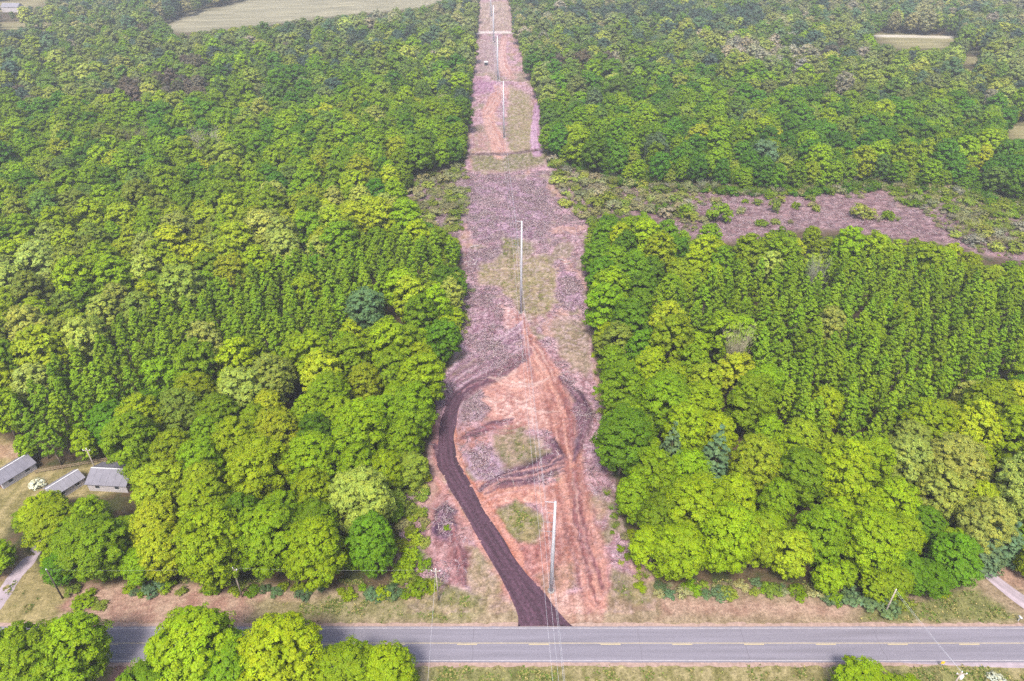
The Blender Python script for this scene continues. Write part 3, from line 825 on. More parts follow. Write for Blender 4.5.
NV = 7
P_ROUND_HI = [foliage('crown', 100 + i, round_lobes(100 + i, 52, lr=(0.22, 0.36)), 16, 27, 0.175, core=0.7) for i in range(NV)]
P_ROUND_MID = [foliage('crown', 150 + i, round_lobes(150 + i, 42, lr=(0.23, 0.37)), 12, 16, 0.27, core=0.72) for i in range(NV)]
P_ROUND_LO = [foliage('crown', 200 + i, round_lobes(200 + i, 30, lr=(0.26, 0.42)), 9, 9, 0.45, core=0.75) for i in range(6)]
P_SLIM_MID = [foliage('crown', 300 + i, ovoid_lobes(300 + i, 30), 10, 14, 0.18, 0.08, core=0.7, upward=0.4, flat=1.1) for i in range(5)]
P_SLIM_LO = [foliage('crown', 330 + i, ovoid_lobes(330 + i, 16), 6, 5, 0.6, 0.08, core=0.75, upward=0.5, flat=1.15) for i in range(3)]
P_PINE = [foliage('crown', 360 + i, pine_lobes(360 + i), 8, 7, 0.32, 0.1, core=0.6, upward=0.5, flat=0.55) for i in range(3)]
P_SHRUB = [foliage('foliage', 400 + i, shrub_lobes(400 + i, 16 + i), 9, 8, 0.15, 0.15, core=0.6) for i in range(5)]
P_TRUNK = [trunk_mesh('trunk', 500 + i) for i in range(5)]
P_TRUNK_SLIM = [trunk_mesh('trunk', 520 + i, 17, 0.16, 3, 1.2, 0.4) for i in range(2)]
P_TWIG = [twig_mesh('bare_crown', 540 + i) for i in range(3)]
P_TWIGSHRUB = [twig_mesh('twigs', 560 + i, 2.6, 1.7, 46, 0.028, 3) for i in range(3)]
P_STEM = [trunk_mesh('stem', 580, 2.4, 0.06, 4, 0.9, 0.1)]
ALL_PROTO = []

# ------------------------------------------------------------------ where every tree stands
rng = np.random.RandomState(11)
LF = 0.62                                                   # display value -> leaf albedo
PAL = {
    'vivid': (138, 168, 8), 'bright': (148, 170, 12), 'mid': (126, 158, 16), 'deep': (100, 140, 22), 'yellow': (162, 178, 36),
    'pale': (166, 178, 88), 'blue': (104, 132, 104), 'plant': (132, 164, 34), 'grey': (168, 162, 158), 'olive': (138, 156, 62), 'plum': (112, 104, 100), 'rust': (156, 160, 60), 'sage': (160, 160, 126), 'slate': (82, 104, 98), 'hazed': (132, 146, 92), 'moss': (108, 138, 60), 'forest': (88, 134, 34)}
WORD = {'vivid': 'vivid green', 'bright': 'bright yellow-green', 'mid': 'mid green', 'deep': 'deep green', 'yellow': 'yellowish green', 'pale': 'pale budding',
        'blue': 'blue-green', 'plant': 'fresh green', 'grey': 'bare grey', 'olive': 'olive green', 'plum': 'dark leafless', 'rust': 'rusty green', 'sage': 'sage green', 'slate': 'slate green', 'hazed': 'dusty green', 'moss': 'moss green', 'forest': 'dark forest green'}

def wood_at(u, v):
    return 'left' if u < 490 else 'right'

PLANT_L = [(15, 398), (110, 325), (200, 290), (300, 252), (420, 232), (452, 248), (440, 268), (395, 285), (335, 318), (325, 350), (240, 352), (200, 345), (150, 372), (60, 425), (15, 440)]
PLANT_R = [(752, 270), (850, 252), (990, 278), (1060, 300), (1050, 345), (985, 372), (935, 392), (900, 425), (850, 438), (800, 420), (770, 380), (745, 320)]
PLANT_R2 = [(640, 300), (690, 280), (740, 262), (752, 290), (745, 320), (700, 320)]
PALE_L = [(-100, 250), (100, 215), (330, 190), (420, 195), (330, 245), (200, 285), (110, 322), (20, 385), (-100, 420)]
PALE_R = [(840, 420), (900, 400), (1030, 410), (1030, 520), (940, 520), (900, 470)]
EDGE_R = [(580, 205), (650, 212), (690, 250), (640, 320), (590, 320)]
SCR_ALL = None

def choose(u, v, r):
    """kind and colour word at a canopy pixel"""
    def pick(d):
        k = list(d); p = np.array([d[q] for q in k], float); return k[int(np.searchsorted(np.cumsum(p / p.sum()), r.rand()))]
    if hit(ZONES['plant'], u, v):
        if r.rand() < 0.93: return 'slim', 'plant'
    reg = float(vnoise(np.array(u / 70.0), np.array(v / 16.0), 8))
    if in_poly(u, v, [(690, 34), (760, 38), (835, 60), (820, 76), (735, 62)]): return 'round', pick({'grey': 5, 'pale': 2, 'hazed': 2})
    if in_poly(u, v, [(560, 8), (640, 6), (770, 10), (770, 24), (640, 22), (560, 20)]): return 'round', pick({'slate': 4, 'moss': 1.5, 'hazed': 1})
    if v < 30:  # farthest crowns greyed: distance haze is put into the leaf colours
        return 'round', pick({'hazed': 4, 'sage': 2, 'moss': 2, 'slate': 1 + 3 * (reg < .35), 'blue': 1.5, 'pale': .8, 'grey': .5})
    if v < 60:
        return 'round', pick({'mid': 1.2, 'moss': 3, 'hazed': 3, 'olive': 2, 'pale': 1 * reg, 'slate': 1.2, 'blue': 1.0 * (reg > .6), 'plum': 3.0 * (reg < .3), 'grey': 0.4})
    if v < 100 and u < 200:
        return 'round', pick({'plum': 7 * (reg < .5), 'olive': 2, 'moss': 2, 'mid': 2, 'hazed': 2, 'pale': .8, 'slate': .8})
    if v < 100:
        if u > 840: return 'round', pick({'olive': 3, 'hazed': 3, 'pale': 1.5, 'moss': 2, 'blue': .5, 'slate': .8, 'grey': .3})
        return 'round', pick({'mid': 2.5, 'olive': 1.2, 'moss': 2.5, 'forest': 1.8, 'vivid': 1.6, 'deep': 1.5, 'slate': .6, 'hazed': .8, 'pale': .2, 'plum': 1.5 * (reg < .25)})
    if hit(ZONES['pale_l'], u, v):
        return 'round', pick({'yellow': 4, 'pale': 3, 'bright': 2, 'olive': 2, 'mid': 1.5})
    if hit(ZONES['pale_r'], u, v):
        return 'round', pick({'yellow': 3, 'pale': 3, 'bright': 2, 'rust': .6})
    if hit(ZONES['edge_r'], u, v):
        return 'round', pick({'mid': 2, 'deep': 2.5, 'bright': .8})
    if v < 220 and u > 500:
        return ('twig' if r.rand() < 0.02 else 'round'), pick({'mid': 3.5, 'vivid': 1.8, 'forest': 4 if v > 125 else 2, 'deep': 2.5, 'moss': 1, 'yellow': .7 * (reg > .55), 'olive': .4, 'blue': .3})
    if v < 220:
        return ('twig' if r.rand() < 0.015 else 'round'), pick({'mid': 4, 'vivid': 4, 'forest': 1, 'moss': .4, 'yellow': 2 * (reg > .45), 'deep': 1.0, 'olive': .6, 'pale': .6 * (reg > .6)})
    if v > 600: return 'round', pick({'vivid': 3, 'bright': 3})
    return 'round', pick({'vivid': 4, 'bright': 4, 'mid': 2.2, 'yellow': 1.2, 'deep': .5, 'pale': .35, 'rust': .04})

def tint_of(word, r, k=LF):
    c = lin(PAL[word]) * k * np.array([0.94, 0.98, 0.7])
    return np.clip(c * r.uniform(0.74, 1.2) * np.array([r.uniform(0.9, 1.1), 1, r.uniform(0.85, 1.15)]), 0.003, 0.6)

CLEAR = [ROW, ROADSIDE, YARD] + FIELDS
TREES = []      # dict(x, y, T, R, kind, word, tint)
MU0, MU1, MV0, MV1 = -420, 1460, -80, 920
_u, _v = np.meshgrid(np.arange(MU0, MU1) + 0.5, np.arange(MV0, MV1) + 0.5)
_u, _v = _u.ravel(), _v.ravel()
def raster(polys):
    m_ = np.zeros(_u.shape, bool)
    for p in polys: m_ |= in_poly(_u, _v, p)
    return m_.reshape(MV1 - MV0, MU1 - MU0)
CLEAR_M = raster(CLEAR)
ZONES = {k: raster(p) for k, p in dict(plant=[PLANT_L, PLANT_R, PLANT_R2], pale_l=[PALE_L], pale_r=[PALE_R], edge_r=[EDGE_R]).items()}
def hit(m_, u, v):
    i, j = int(u - MU0), int(v - MV0)
    return 0 <= i < MU1 - MU0 and 0 <= j < MV1 - MV0 and bool(m_[j, i])
def px1(x, y, z):
    d_ = max(1.0, y * CP - (z - CAM_H) * SP)
    return 512 + FPX * x / d_, 340.5 - FPX * (y * SP + (z - CAM_H) * CP) / d_
def blocked(x, y, T, R):
    for q in ((x, y, 0), (x, y, T * 0.5), (x, y, T * 0.88), (x - 0.66 * R, y, T * 0.45), (x + 0.66 * R, y, T * 0.45), (x, y - 0.4 * R, 0.5)):
        u, v = px1(*q)
        if hit(CLEAR_M, u, v): return True
    return False

class Hash:
    def __init__(s, c): s.c = c; s.d = {}
    def near(s, x, y, r):
        i, j = int(x // s.c), int(y // s.c); n = int(r // s.c) + 1
        for a in range(i - n, i + n + 1):
            for b_ in range(j - n, j + n + 1):
                for q in s.d.get((a, b_), ()):
                    if math.hypot(q[0] - x, q[1] - y) < r * 0.5 + q[2] * 0.5: return True
        return False
    def add(s, x, y, sp): s.d.setdefault((int(x // s.c), int(y // s.c)), []).append((x, y, sp))
HS = Hash(8.0)

def put(u, v, kind, word, T, R, at=0.6, extra=None):
    """a tree whose crown shows at that pixel; its foot follows from its height"""
    g = ground_at(u, v, T * at)
    HS.add(g.x, g.y, R * 1.5)
    d = dict(x=g.x, y=g.y, T=T, R=R, kind=kind, word=word, tint=tint_of(word, rng), sig=True)
    if extra: d.update(extra)
    TREES.append(d)
    return d
S = lambda s: dict(label=s)
# south of the road, crowns reaching up into the picture
put(28, 662, 'round', 'bright', 17, 6.0, 0.6, S('bright rounded tree cut by the bottom left corner, south of the road'))
put(70, 650, 'round', 'vivid', 15.5, 6.3, 0.6, S('wide vivid green tree left of the gap showing the road'))
put(-20, 668, 'round', 'mid', 16, 6.0, 0.6, S('mid green tree half outside the bottom left corner'))
put(194, 650, 'round', 'vivid', 19, 7.2, 0.6, S('tall vivid green tree hiding the road, right of the gap'))
put(280, 655, 'round', 'bright', 17.5, 6.9, 0.6, S('broad yellow-green tree hiding the road beside the taller vivid one'))
put(232, 668, 'round', 'mid', 15, 5.4, 0.6, S('darker green tree wedged between two broad crowns south of the road'))
put(346, 670, 'round', 'bright', 13.5, 5.2, 0.6, S('small yellow-green tree between the broad crowns and the rightmost one'))
put(388, 672, 'round', 'bright', 13, 4.8, 0.6, S('small yellow-green tree, rightmost of the row south of the road'))
put(150, 690, 'round', 'mid', 14, 5.0, 0.6, S('mid green tree low at the bottom edge below the road gap'))
put(868, 690, 'round', 'bright', 9, 5.4, 0.6, S('low bright yellow-green tree on the bottom edge at the right'))
put(906, 697, 'round', 'vivid', 7.5, 4.0, 0.6, S('low vivid green bushy tree at bottom edge, right of the brighter one'))
# distinctive crowns in the woods
put(205, 138, 'twig', 'grey', 20, 8.0, 0.75, S('bare pale grey tree standing out in the upper left wood'))
put(138, 134, 'twig', 'plum', 19, 7.0, 0.75, S('dark bare tree in the upper left wood'))
put(240, 388, 'round', 'pale', 18, 5.5, 0.66, S('pale beige budding tree, leftmost of the pale pair behind the vivid crowns'))
put(272, 376, 'round', 'pale', 18, 5.5, 0.66, S('pale budding tree in the middle of the left wood beside the vivid crowns'))
put(205, 340, 'round', 'pale', 18, 4.6, 0.66, S('pale grey-green tree at the near edge of the left plantation'))
put(322, 372, 'round', 'yellow', 18, 5.6, 0.66, S('pale yellow tree right of the pale budding pair in the left wood'))
put(180, 408, 'round', 'olive', 17, 5.0, 0.66, S('olive tree over a dark gap, left of the big vivid crowns'))
put(365, 305, 'round', 'blue', 17, 6.0, 0.66, S('large blue-green spreading tree at the right end of left plantation'))
put(720, 437, 'pine', 'blue', 18.5, 4.4, 0.8, S('blue-green pine poking through the right wood'))
put(674, 433, 'pine', 'blue', 17, 3.8, 0.8, S('smaller blue-green pine at the left of the right wood'))
put(988, 520, 'round', 'pale', 16, 5.0, 0.66, S('pale beige budding tree above the right driveway'))
put(988, 548, 'pine', 'blue', 11, 4.0, 0.45, S('dark blue-green spruce beside the right driveway'))
put(1008, 542, 'pine', 'blue', 11, 3.8, 0.45, S('second dark spruce, behind the one by the right driveway'))
put(952, 562, 'round', 'deep', 12, 5.0, 0.45, S('low deep green tree left of the right driveway'))
put(925, 580, 'round', 'deep', 8, 4.2, 0.45, S('short deep green tree above the greenest verge on the right'))
put(832, 322, 'round', 'pale', 17, 4.6, 0.7, S('pale yellow budding tree at the near edge of the right plantation'))
put(738, 342, 'twig', 'grey', 18, 5.0, 0.75, S('bare grey tree in the right wood near the clearing'))
put(820, 262, 'twig', 'grey', 19, 4.4, 0.85, S('bare grey crown at the top of the right wood'))
put(604, 236, 'round', 'deep', 16, 4.4, 0.6, S('tall deep green tree at the far corner of the right wood'))
put(628, 232, 'round', 'mid', 16, 4.6, 0.6, S('mid green tree second from the far corner of the right wood'))
put(710, 236, 'round', 'mid', 12, 4.6, 0.6, S('rounded tree below the scrub, alone at the wood edge'))
put(618, 340, 'round', 'olive', 15, 4.5, 0.6, S('olive tree at the edge of the clearing beside the pink debris'))
put(380, 118, 'twig', 'grey', 14, 4.5, 0.7, S('bare grey tree among green crowns left of the far clearing'))
put(545, 135, 'twig', 'grey', 13, 4.0, 0.6, S('bare grey tree at the right edge of the far clearing'))
put(92, 545, 'round', 'vivid', 15, 6.6, 0.6, S('wide vivid tree nearest the left driveway'))
put(52, 524, 'round', 'bright', 12.5, 5.4, 0.6, S('bright spreading tree in front of the white roofed sheds'))
put(160, 482, 'round', 'yellow', 15, 6.0, 0.7, S('yellowish tree overhanging the large grey roof'))
put(155, 520, 'round', 'yellow', 15, 5.0, 0.7, S('yellow-tipped tree below the large grey roof'))
put(-6, 556, 'round', 'vivid', 8, 3.4, 0.6, S('small vivid tree left of the driveway at the picture edge'))
put(1036, 562, 'round', 'bright', 9, 3.0, 0.6, S('small bright tree right of the gravel driveway'))

# jittered fill, nearest first
y = 84.0
while y < 1650:
    far = y > 420
    half = (y * CP + CAM_H * SP) / FPX * 512 * 1.08 + 10
    step = 5.2 if not far else (6.8 if y < 800 else 8.5)
    x = -half + rng.uniform(0, step)
    while x < half:
        px, py = x + rng.uniform(-1, 1) * step * 0.34, y + rng.uniform(-1, 1) * step * 0.34
        x += step
        u, v = px1(px, py, 12.0)
        if u < -90 or u > 1114 or v < -45: continue
        kind, word = choose(u, v, rng)
        if kind == 'slim':
            T = rng.uniform(14.5, 17.5); R = rng.uniform(2.5, 3.1); sp = 3.5
        elif kind == 'twig':
            T = rng.uniform(11, 15); R = rng.uniform(3, 4.5); sp = 6
        else:
            T = rng.uniform(13, 21); R = T * rng.uniform(0.26, 0.345) * (1.0 if not far else 1.1); sp = R * (1.44 if not far else 1.56)
        if HS.near(px, py, sp): continue
        if blocked(px, py, T, R):
            # a smaller edge tree may still fit
            T *= 0.6; R *= 0.62
            if kind == 'round' and rng.rand() < 0.75 and not blocked(px, py, T, R): sp = R * 1.4
            else: continue
        HS.add(px, py, sp)
        TREES.append(dict(x=px, y=py, T=T, R=R, kind=kind, word=word, tint=tint_of(word, rng)))
    y += step * 0.86
# second pass: slim trees in rows inside the plantations
for poly in (PLANT_L, PLANT_R, PLANT_R2):
    mk = raster([poly])
    for yy in np.arange(100, 330, 3.9):
        for xx in np.arange(-260, 260, 3.9):
            px, py = xx + 1.95 * (int(yy / 3.9) % 2) + rng.uniform(-.9, .9), yy + rng.uniform(-.9, .9)
            u, v = px1(px, py, 12.0)
            if not hit(mk, u, v): continue
            if HS.near(px, py, 3.1) or blocked(px, py, 16, 2.5): continue
            if rng.rand() < 0.06: continue
            HS.add(px, py, 3.2)
            TREES.append(dict(x=px, y=py, T=rng.uniform(12.5, 17.5), R=rng.uniform(2.5, 3.3), kind='slim', word='plant', tint=tint_of('plant', rng)))
# understorey closing the wood's edges down to the ground
for yy in np.concatenate([np.arange(82, 345, 3.2), np.arange(345, 620, 6.0)]):
    half = (yy * CP + CAM_H * SP) / FPX * 540
    for xx in np.arange(-half, half, 3.2 if yy < 345 else 5.0):
        px, py = xx + rng.uniform(-1.2, 1.2), yy + rng.uniform(-1.2, 1.2)
        T = rng.uniform(5.5, 10.5); R = T * rng.uniform(0.34, 0.46)
        if HS.near(px, py, 2.6) or blocked(px, py, T, R): continue
        # only near an open edge
        edge = any(hit(CLEAR_M, *px1(px + a, py + b_, 0)) for a, b_ in ((-12, 0), (12, 0), (0, -12), (-9, -9), (9, -9)))
        if not edge: continue
        u, v = px1(px, py, 5.0)
        word = ['vivid', 'bright', 'mid', 'deep', 'olive'][rng.randint(5)]
        HS.add(px, py, 3.0)
        TREES.append(dict(x=px, y=py, T=T, R=R, kind='round', word=word, tint=tint_of(word, rng)))

for t_ in TREES:
    u, v, d = to_px(t_['x'], t_['y'], t_['T'] * 0.6)
    t_['u'], t_['v'], t_['d'] = float(u), float(v), float(d)
    # what a forest in front leaves visible matters less than distance and size here
    t_['show'] = t_['T'] * t_['R'] / d ** 2 * (1.0 if (-40 < t_['u'] < 1064 and t_['v'] < 715) else 0.0)
    t_['rz'] = rng.uniform(0, 6.283); t_['var'] = int(rng.randint(1000))

def ordinal(n):
    w = ['first', 'second', 'third', 'fourth', 'fifth', 'sixth', 'seventh', 'eighth', 'ninth', 'tenth', 'eleventh', 'twelfth', 'thirteenth', 'fourteenth', 'fifteenth',
         'sixteenth', 'seventeenth', 'eighteenth', 'nineteenth', 'twentieth']
    return w[n - 1] if n <= 20 else '%d%s' % (n, {1: 'st', 2: 'nd', 3: 'rd'}.get(n % 10, 'th'))

single = {'round': [], 'slim': [], 'twig': [], 'pine': []}
for k, lim in (('round', 300), ('slim', 240), ('twig', 14), ('pine', 20)):
    c = sorted([t_ for t_ in TREES if t_['kind'] == k and t_['show'] > 0], key=lambda q: (-bool(q.get('sig')), -q['show']))
    single[k] = c[:lim]
chosen = set(id(q) for L_ in single.values() for q in L_)

KINDNAME = {'round': ('broadleaf_tree', 'tree', 'broadleaf tree', 'broadleaf trees of the woods'),
            'slim': ('plantation_tree', 'plantation tree', 'slim tree', 'trees of the dense plantations'),
            'twig': ('bare_tree', 'bare tree', 'tree', 'leafless trees'),
            'pine': ('pine_tree', 'pine', 'pine', 'conifers')}
for k, L_ in single.items():
    rows = {}
    for t_ in L_:
        if 'label' in t_: continue
        side = wood_at(t_['u'], t_['v'])
        rowi = int(max(0, t_['y'] - 84) // (7.5 if k != 'slim' else 5.0))
        rows.setdefault((side, rowi), []).append(t_)
    for side in ('left', 'right'):
        keys = sorted(q for q in rows if q[0] == side)
        for n_, key in enumerate(keys):
            rr = sorted(rows[key], key=lambda q: -q['x'] if side == 'left' else q['x'])
            for j, t_ in enumerate(rr):
                col = WORD[t_['word']]
                wd = 'wood' if k != 'slim' else 'plantation'
                t_['label'] = '%s %s in %s %s, %s row back, %s from clearing' % (col, KINDNAME[k][2], side, wd, ordinal(n_ + 1), ordinal(j + 1))

def build_tree(t_):
    k = t_['kind']; nm, cat, _, grp = KINDNAME[k]
    root = thing(nm, t_['label'], cat, (t_['x'], t_['y'], float(ground_z(np.array(t_['x']), np.array(t_['y']))) - 0.05), t_['rz'], grp)
    if k == 'round':
        hi = t_['d'] < 185
        cr = (P_ROUND_HI if hi else P_ROUND_MID)[t_['var'] % NV]; tr = P_TRUNK[t_['var'] % 5]; s = (t_['R'] / 5, t_['R'] / 5, t_['T'] / 18)
    elif k == 'slim':
        cr = P_SLIM_MID[t_['var'] % 5]; tr = P_TRUNK_SLIM[t_['var'] % 2]; s = (t_['R'] / 2.7, t_['R'] / 2.7, t_['T'] / 17)
    elif k == 'pine':
        cr = P_PINE[t_['var'] % 3]; tr = P_TRUNK_SLIM[t_['var'] % 2]; s = (t_['R'] / 3.2, t_['R'] / 3.2, t_['T'] / 15)
    else:
        cr = P_TWIG[t_['var'] % 3]; tr = P_TRUNK[t_['var'] % 5]; s = (t_['R'] / 3, t_['R'] / 3, t_['T'] / 10)
    c = link('crown', cr, root); c.scale = s; c['tint'] = [float(q) for q in t_['tint']]
    q = link('trunk', tr, root)
    q.scale = s if k == 'round' else ((s[0], s[1], t_['T'] / 17) if k != 'twig' else (s[0] * 0.6, s[1] * 0.6, t_['T'] / 18 * 0.9))
    return root
for L_ in single.values():
    for t_ in L_: build_tree(t_)

# ---- the rest of the woods: countless, one mass on each side
def scatter(name, label, pts, protos, mats_note=None):
    """pts rows: x, y, z, rz, sx, sz, proto index, tint"""
    coll = bpy.data.collections.new(name + '_kinds')
    for i, me in enumerate(protos):
        coll.objects.link(bpy.data.objects.new('%s_kind_%03d' % (name, i), me))
    P = np.array([[p[0], p[1], p[2]] for p in pts], np.float32)
    me = bpy.data.meshes.new(name)
    me.vertices.add(len(P)); me.vertices.foreach_set('co', P.ravel())
    for nm, typ, fld, arr in (('rot', 'FLOAT_VECTOR', 'vector', np.array([[0, 0, p[3]] for p in pts])),
                              ('scl', 'FLOAT_VECTOR', 'vector', np.array([[p[4], p[4], p[5]] for p in pts])),
                              ('pick', 'INT', 'value', np.array([p[6] for p in pts])),
                              ('tint', 'FLOAT_VECTOR', 'vector', np.array([p[7] for p in pts]))):
        a = me.attributes.new(nm, typ, 'POINT')
        a.data.foreach_set(fld, (arr.astype(np.int32) if typ == 'INT' else arr.astype(np.float32)).ravel())
    o = link(name, me); o['kind'] = 'stuff'; o['label'] = label
    ng = bpy.data.node_groups.new(name, 'GeometryNodeTree')
    ng.interface.new_socket('Geometry', in_out='INPUT', socket_type='NodeSocketGeometry')
    ng.interface.new_socket('Geometry', in_out='OUTPUT', socket_type='NodeSocketGeometry')
    gi = ng.nodes.new('NodeGroupInput'); go = ng.nodes.new('NodeGroupOutput')
    ci = ng.nodes.new('GeometryNodeCollectionInfo'); ci.inputs['Collection'].default_value = coll
    ci.inputs['Separate Children'].default_value = True; ci.inputs['Reset Children'].default_value = True
    ip = ng.nodes.new('GeometryNodeInstanceOnPoints'); ip.inputs['Pick Instance'].default_value = True
    def att(n_, t__):
        q = ng.nodes.new('GeometryNodeInputNamedAttribute'); q.data_type = t__; q.inputs['Name'].default_value = n_
        return [s for s in q.outputs if s.enabled and s.name == 'Attribute'][0]
    e2r = ng.nodes.new('FunctionNodeEulerToRotation')
    ng.links.new(att('rot', 'FLOAT_VECTOR'), e2r.inputs[0]); ng.links.new(e2r.outputs[0], ip.inputs['Rotation'])
    ng.links.new(att('scl', 'FLOAT_VECTOR'), ip.inputs['Scale']); ng.links.new(att('pick', 'INT'), ip.inputs['Instance Index'])
    ng.links.new(gi.outputs[0], ip.inputs['Points']); ng.links.new(ci.outputs[0], ip.inputs['Instance'])
    ng.links.new(ip.outputs[0], go.inputs[0])
    md = o.modifiers.new('scatter', 'NODES'); md.node_group = ng
    return o
FAR_PROTO = P_ROUND_MID + P_ROUND_LO + P_SLIM_MID + P_SLIM_LO + P_TWIG + P_PINE
o_mid, o_lo, o_sm, o_sl, o_tw, o_pi = 0, NV, NV + 6, NV + 11, NV + 14, NV + 17
rest = {'left': [], 'right': []}
for t_ in TREES:
    if id(t_) in chosen: continue
    k = t_['kind']; far = t_['d'] > 430
    if k == 'round':
        pk, s = ((o_lo + t_['var'] % 6) if far else (o_mid + t_['var'] % NV)), (t_['R'] / 5, t_['T'] / 18)
    elif k == 'slim': pk, s = ((o_sl + t_['var'] % 3) if far else (o_sm + t_['var'] % 5)), (t_['R'] / 2.7, t_['T'] / 17)
    elif k == 'twig': pk, s = o_tw + t_['var'] % 3, (t_['R'] / 3, t_['T'] / 10)
    else: pk, s = o_pi + t_['var'] % 3, (t_['R'] / 3.2, t_['T'] / 15)
    rest[wood_at(t_['u'], t_['v'])].append((t_['x'], t_['y'], 0.0, t_['rz'], s[0], s[1], pk, t_['tint']))
for side in ('left', 'right'):
    scatter('wood', 'mass of further tree crowns on the %s of the cleared line' % side, rest[side], FAR_PROTO)
print('TREES', len(TREES), {k: len(v) for k, v in single.items()}, {k: len(v) for k, v in rest.items()})

# ------------------------------------------------------------------ shrubs
SHR = []
def shrub(u, v, word, R, T, twig=False, label=None):
    g = ground_at(u, v)
    SHR.append(dict(x=g.x, y=g.y, R=R, T=T, word=word, twig=twig, label=label, u=u, v=v))
shrub(855, 602, 'blue', 3.4, 2.6, label='broad grey-green shrub at the wood edge, left of the verge pair')
shrub(878, 606, 'blue', 3.6, 2.8, label='broadest grey-green shrub spilling onto the right verge')
shrub(902, 603, 'olive', 2.6, 2.2, label='olive shrub right of the broad grey-green one on the verge')
shrub(830, 598, 'blue', 2.4, 2.0, label='grey-green shrub at the left end of the verge shrubs')
shrub(770, 592, 'olive', 2.2, 1.8, label='olive shrub below the vivid crowns, midway along the right verge')
shrub(720, 595, 'blue', 2.0, 1.8, label='grey-green shrub on the right verge near the clearing')
shrub(690, 590, 'mid', 2.2, 2.0, label='mid green shrub at the foot of the right wood')
shrub(942, 594, 'yellow', 1.4, 1.2, label='small yellow-green shrub above the green verge on the right')
shrub(152, 592, 'blue', 2.4, 2.0, label='grey-green shrub below the left wood, near the pink bank')
shrub(168, 589, 'mid', 1.9, 1.7, label='mid green shrub right of the grey-green one on the left bank')
shrub(86, 602, 'mid', 2.6, 1.6, label='low green shrub right of the dark leaning utility pole')
shrub(72, 592, 'olive', 1.8, 1.6, label='olive shrub at the wood foot behind the dark utility pole')
shrub(100, 606, 'olive', 1.6, 1.1, label='small olive shrub on the left bank')
shrub(240, 592, 'olive', 2.2, 1.8, True, label='twiggy shrub behind the white-topped utility pole')
shrub(215, 590, 'deep', 2.0, 2.4, label='deep green shrub left of the white-topped utility pole')
shrub(38, 486, 'pale', 1.9, 2.2, label='white flowering bush on the lawn between the sheds')
shrub(997, 684, 'pale', 2.0, 1.6, label='pale silvery bush at the bottom right corner')
shrub(612, 533, 'mid', 0.6, 0.5, label='tiny green bush alone in the mauve debris')
shrub(447, 531, 'mid', 1.0, 0.8, label='small green bush beside the dark spoil heap')
for (a, b_, w_, R_, T_) in ((404, 575, 'bright', 2.6, 3.2), (420, 590, 'mid', 2.4, 2.6), (432, 586, 'bright', 1.8, 1.8), (392, 594, 'blue', 2.2, 1.8), (376, 596, 'blue', 2.0, 1.6),
                        (414, 540, 'yellow', 2.2, 3.0), (408, 512, 'olive', 2.4, 3.4), (418, 488, 'pale', 2.0, 2.6), (410, 560, 'vivid', 2.2, 2.8), (426, 566, 'mid', 1.8, 1.8),
                        (420, 515, 'olive', 1.8, 2.2), (428, 480, 'yellow', 1.6, 2.0)):
    shrub(a, b_, w_, R_, T_, False, None)
SHR_CLEAR = [q for q in SHR if q['label'] is None]
for n_, q in enumerate(sorted(SHR_CLEAR, key=lambda s: -s['v'])):
    q['label'] = '%s shrub at the left edge of the clearing, %s counting up from the road' % (WORD[q['word']], ordinal(n_ + 1))
base_n = len(SHR)
r2 = np.random.RandomState(5)
def fill_shrubs(poly, n, words, Rr, Tr, twigp, place):
    us = [p[0] for p in poly]; vs_ = [p[1] for p in poly]; k = 0; tries = 0; hs = Hash(4.0); mine = []
    while k < n and tries < n * 30:
        tries += 1
        g0, g1 = ground_at(512, max(vs_)), ground_at(512, min(vs_))
        yy = r2.uniform(g0.y, g1.y); gx = r2.uniform(min(us), max(us))
        d_ = yy * CP + CAM_H * SP
        xx = (gx - 512) * d_ / FPX
        u, v, d = to_px(xx, yy, 0.0); u = float(u); v = float(v)
        if not in_poly(u, v, poly) or u > 1040: continue
        R_ = r2.uniform(*Rr)
        if hs.near(xx, yy, R_ * 1.3): continue
        hs.add(xx, yy, R_ * 1.3)
        w_ = words[r2.randint(len(words))]
        q = dict(x=xx, y=yy, R=R_, T=R_ * r2.uniform(*Tr), word=w_, twig=r2.rand() < twigp, label=None, u=u, v=v); SHR.append(q); mine.append(q); k += 1
    for n_, q in enumerate(sorted(mine, key=lambda s: s['x'])):
        q['label'] = '%s %s%s, %s from left' % (WORD[q['word']] if not q['twig'] else 'leafless grey', 'bush ', place, ordinal(n_ + 1))
fill_shrubs([(400, 478), (428, 474), (424, 500), (428, 530), (430, 565), (440, 590), (402, 596), (398, 560), (400, 520)], 34, ['olive', 'sage', 'bright', 'pale', 'mid', 'yellow'], (0.8, 2.2), (0.7, 1.2), 0.25, 'in the strip between left wood and spoil heap')
fill_shrubs([(594, 330), (612, 380), (612, 450), (624, 500), (645, 550), (664, 585), (645, 596), (622, 566), (608, 520), (600, 450), (592, 380)], 44, ['olive', 'mid', 'pale', 'sage', 'bright'], (0.6, 1.9), (0.7, 1.3), 0.3, 'along the right edge of the clearing')
fill_shrubs([(452, 345), (464, 310), (467, 285), (474, 290), (470, 320), (462, 350)], 10, ['olive', 'sage', 'pale'], (0.6, 1.6), (0.7, 1.2), 0.3, 'along the left edge of the mid clearing')
fill_shrubs([(655, 586), (760, 584), (850, 596), (850, 602), (760, 594), (660, 598)], 22, ['blue', 'mid', 'olive', 'sage'], (1.0, 2.2), (0.7, 1.1), 0.15, 'at the foot of the right wood')
fill_shrubs([(130, 586), (400, 588), (400, 598), (130, 594)], 20, ['blue', 'mid', 'olive', 'bright'], (0.9, 2.0), (0.7, 1.1), 0.15, 'at the foot of the left wood')
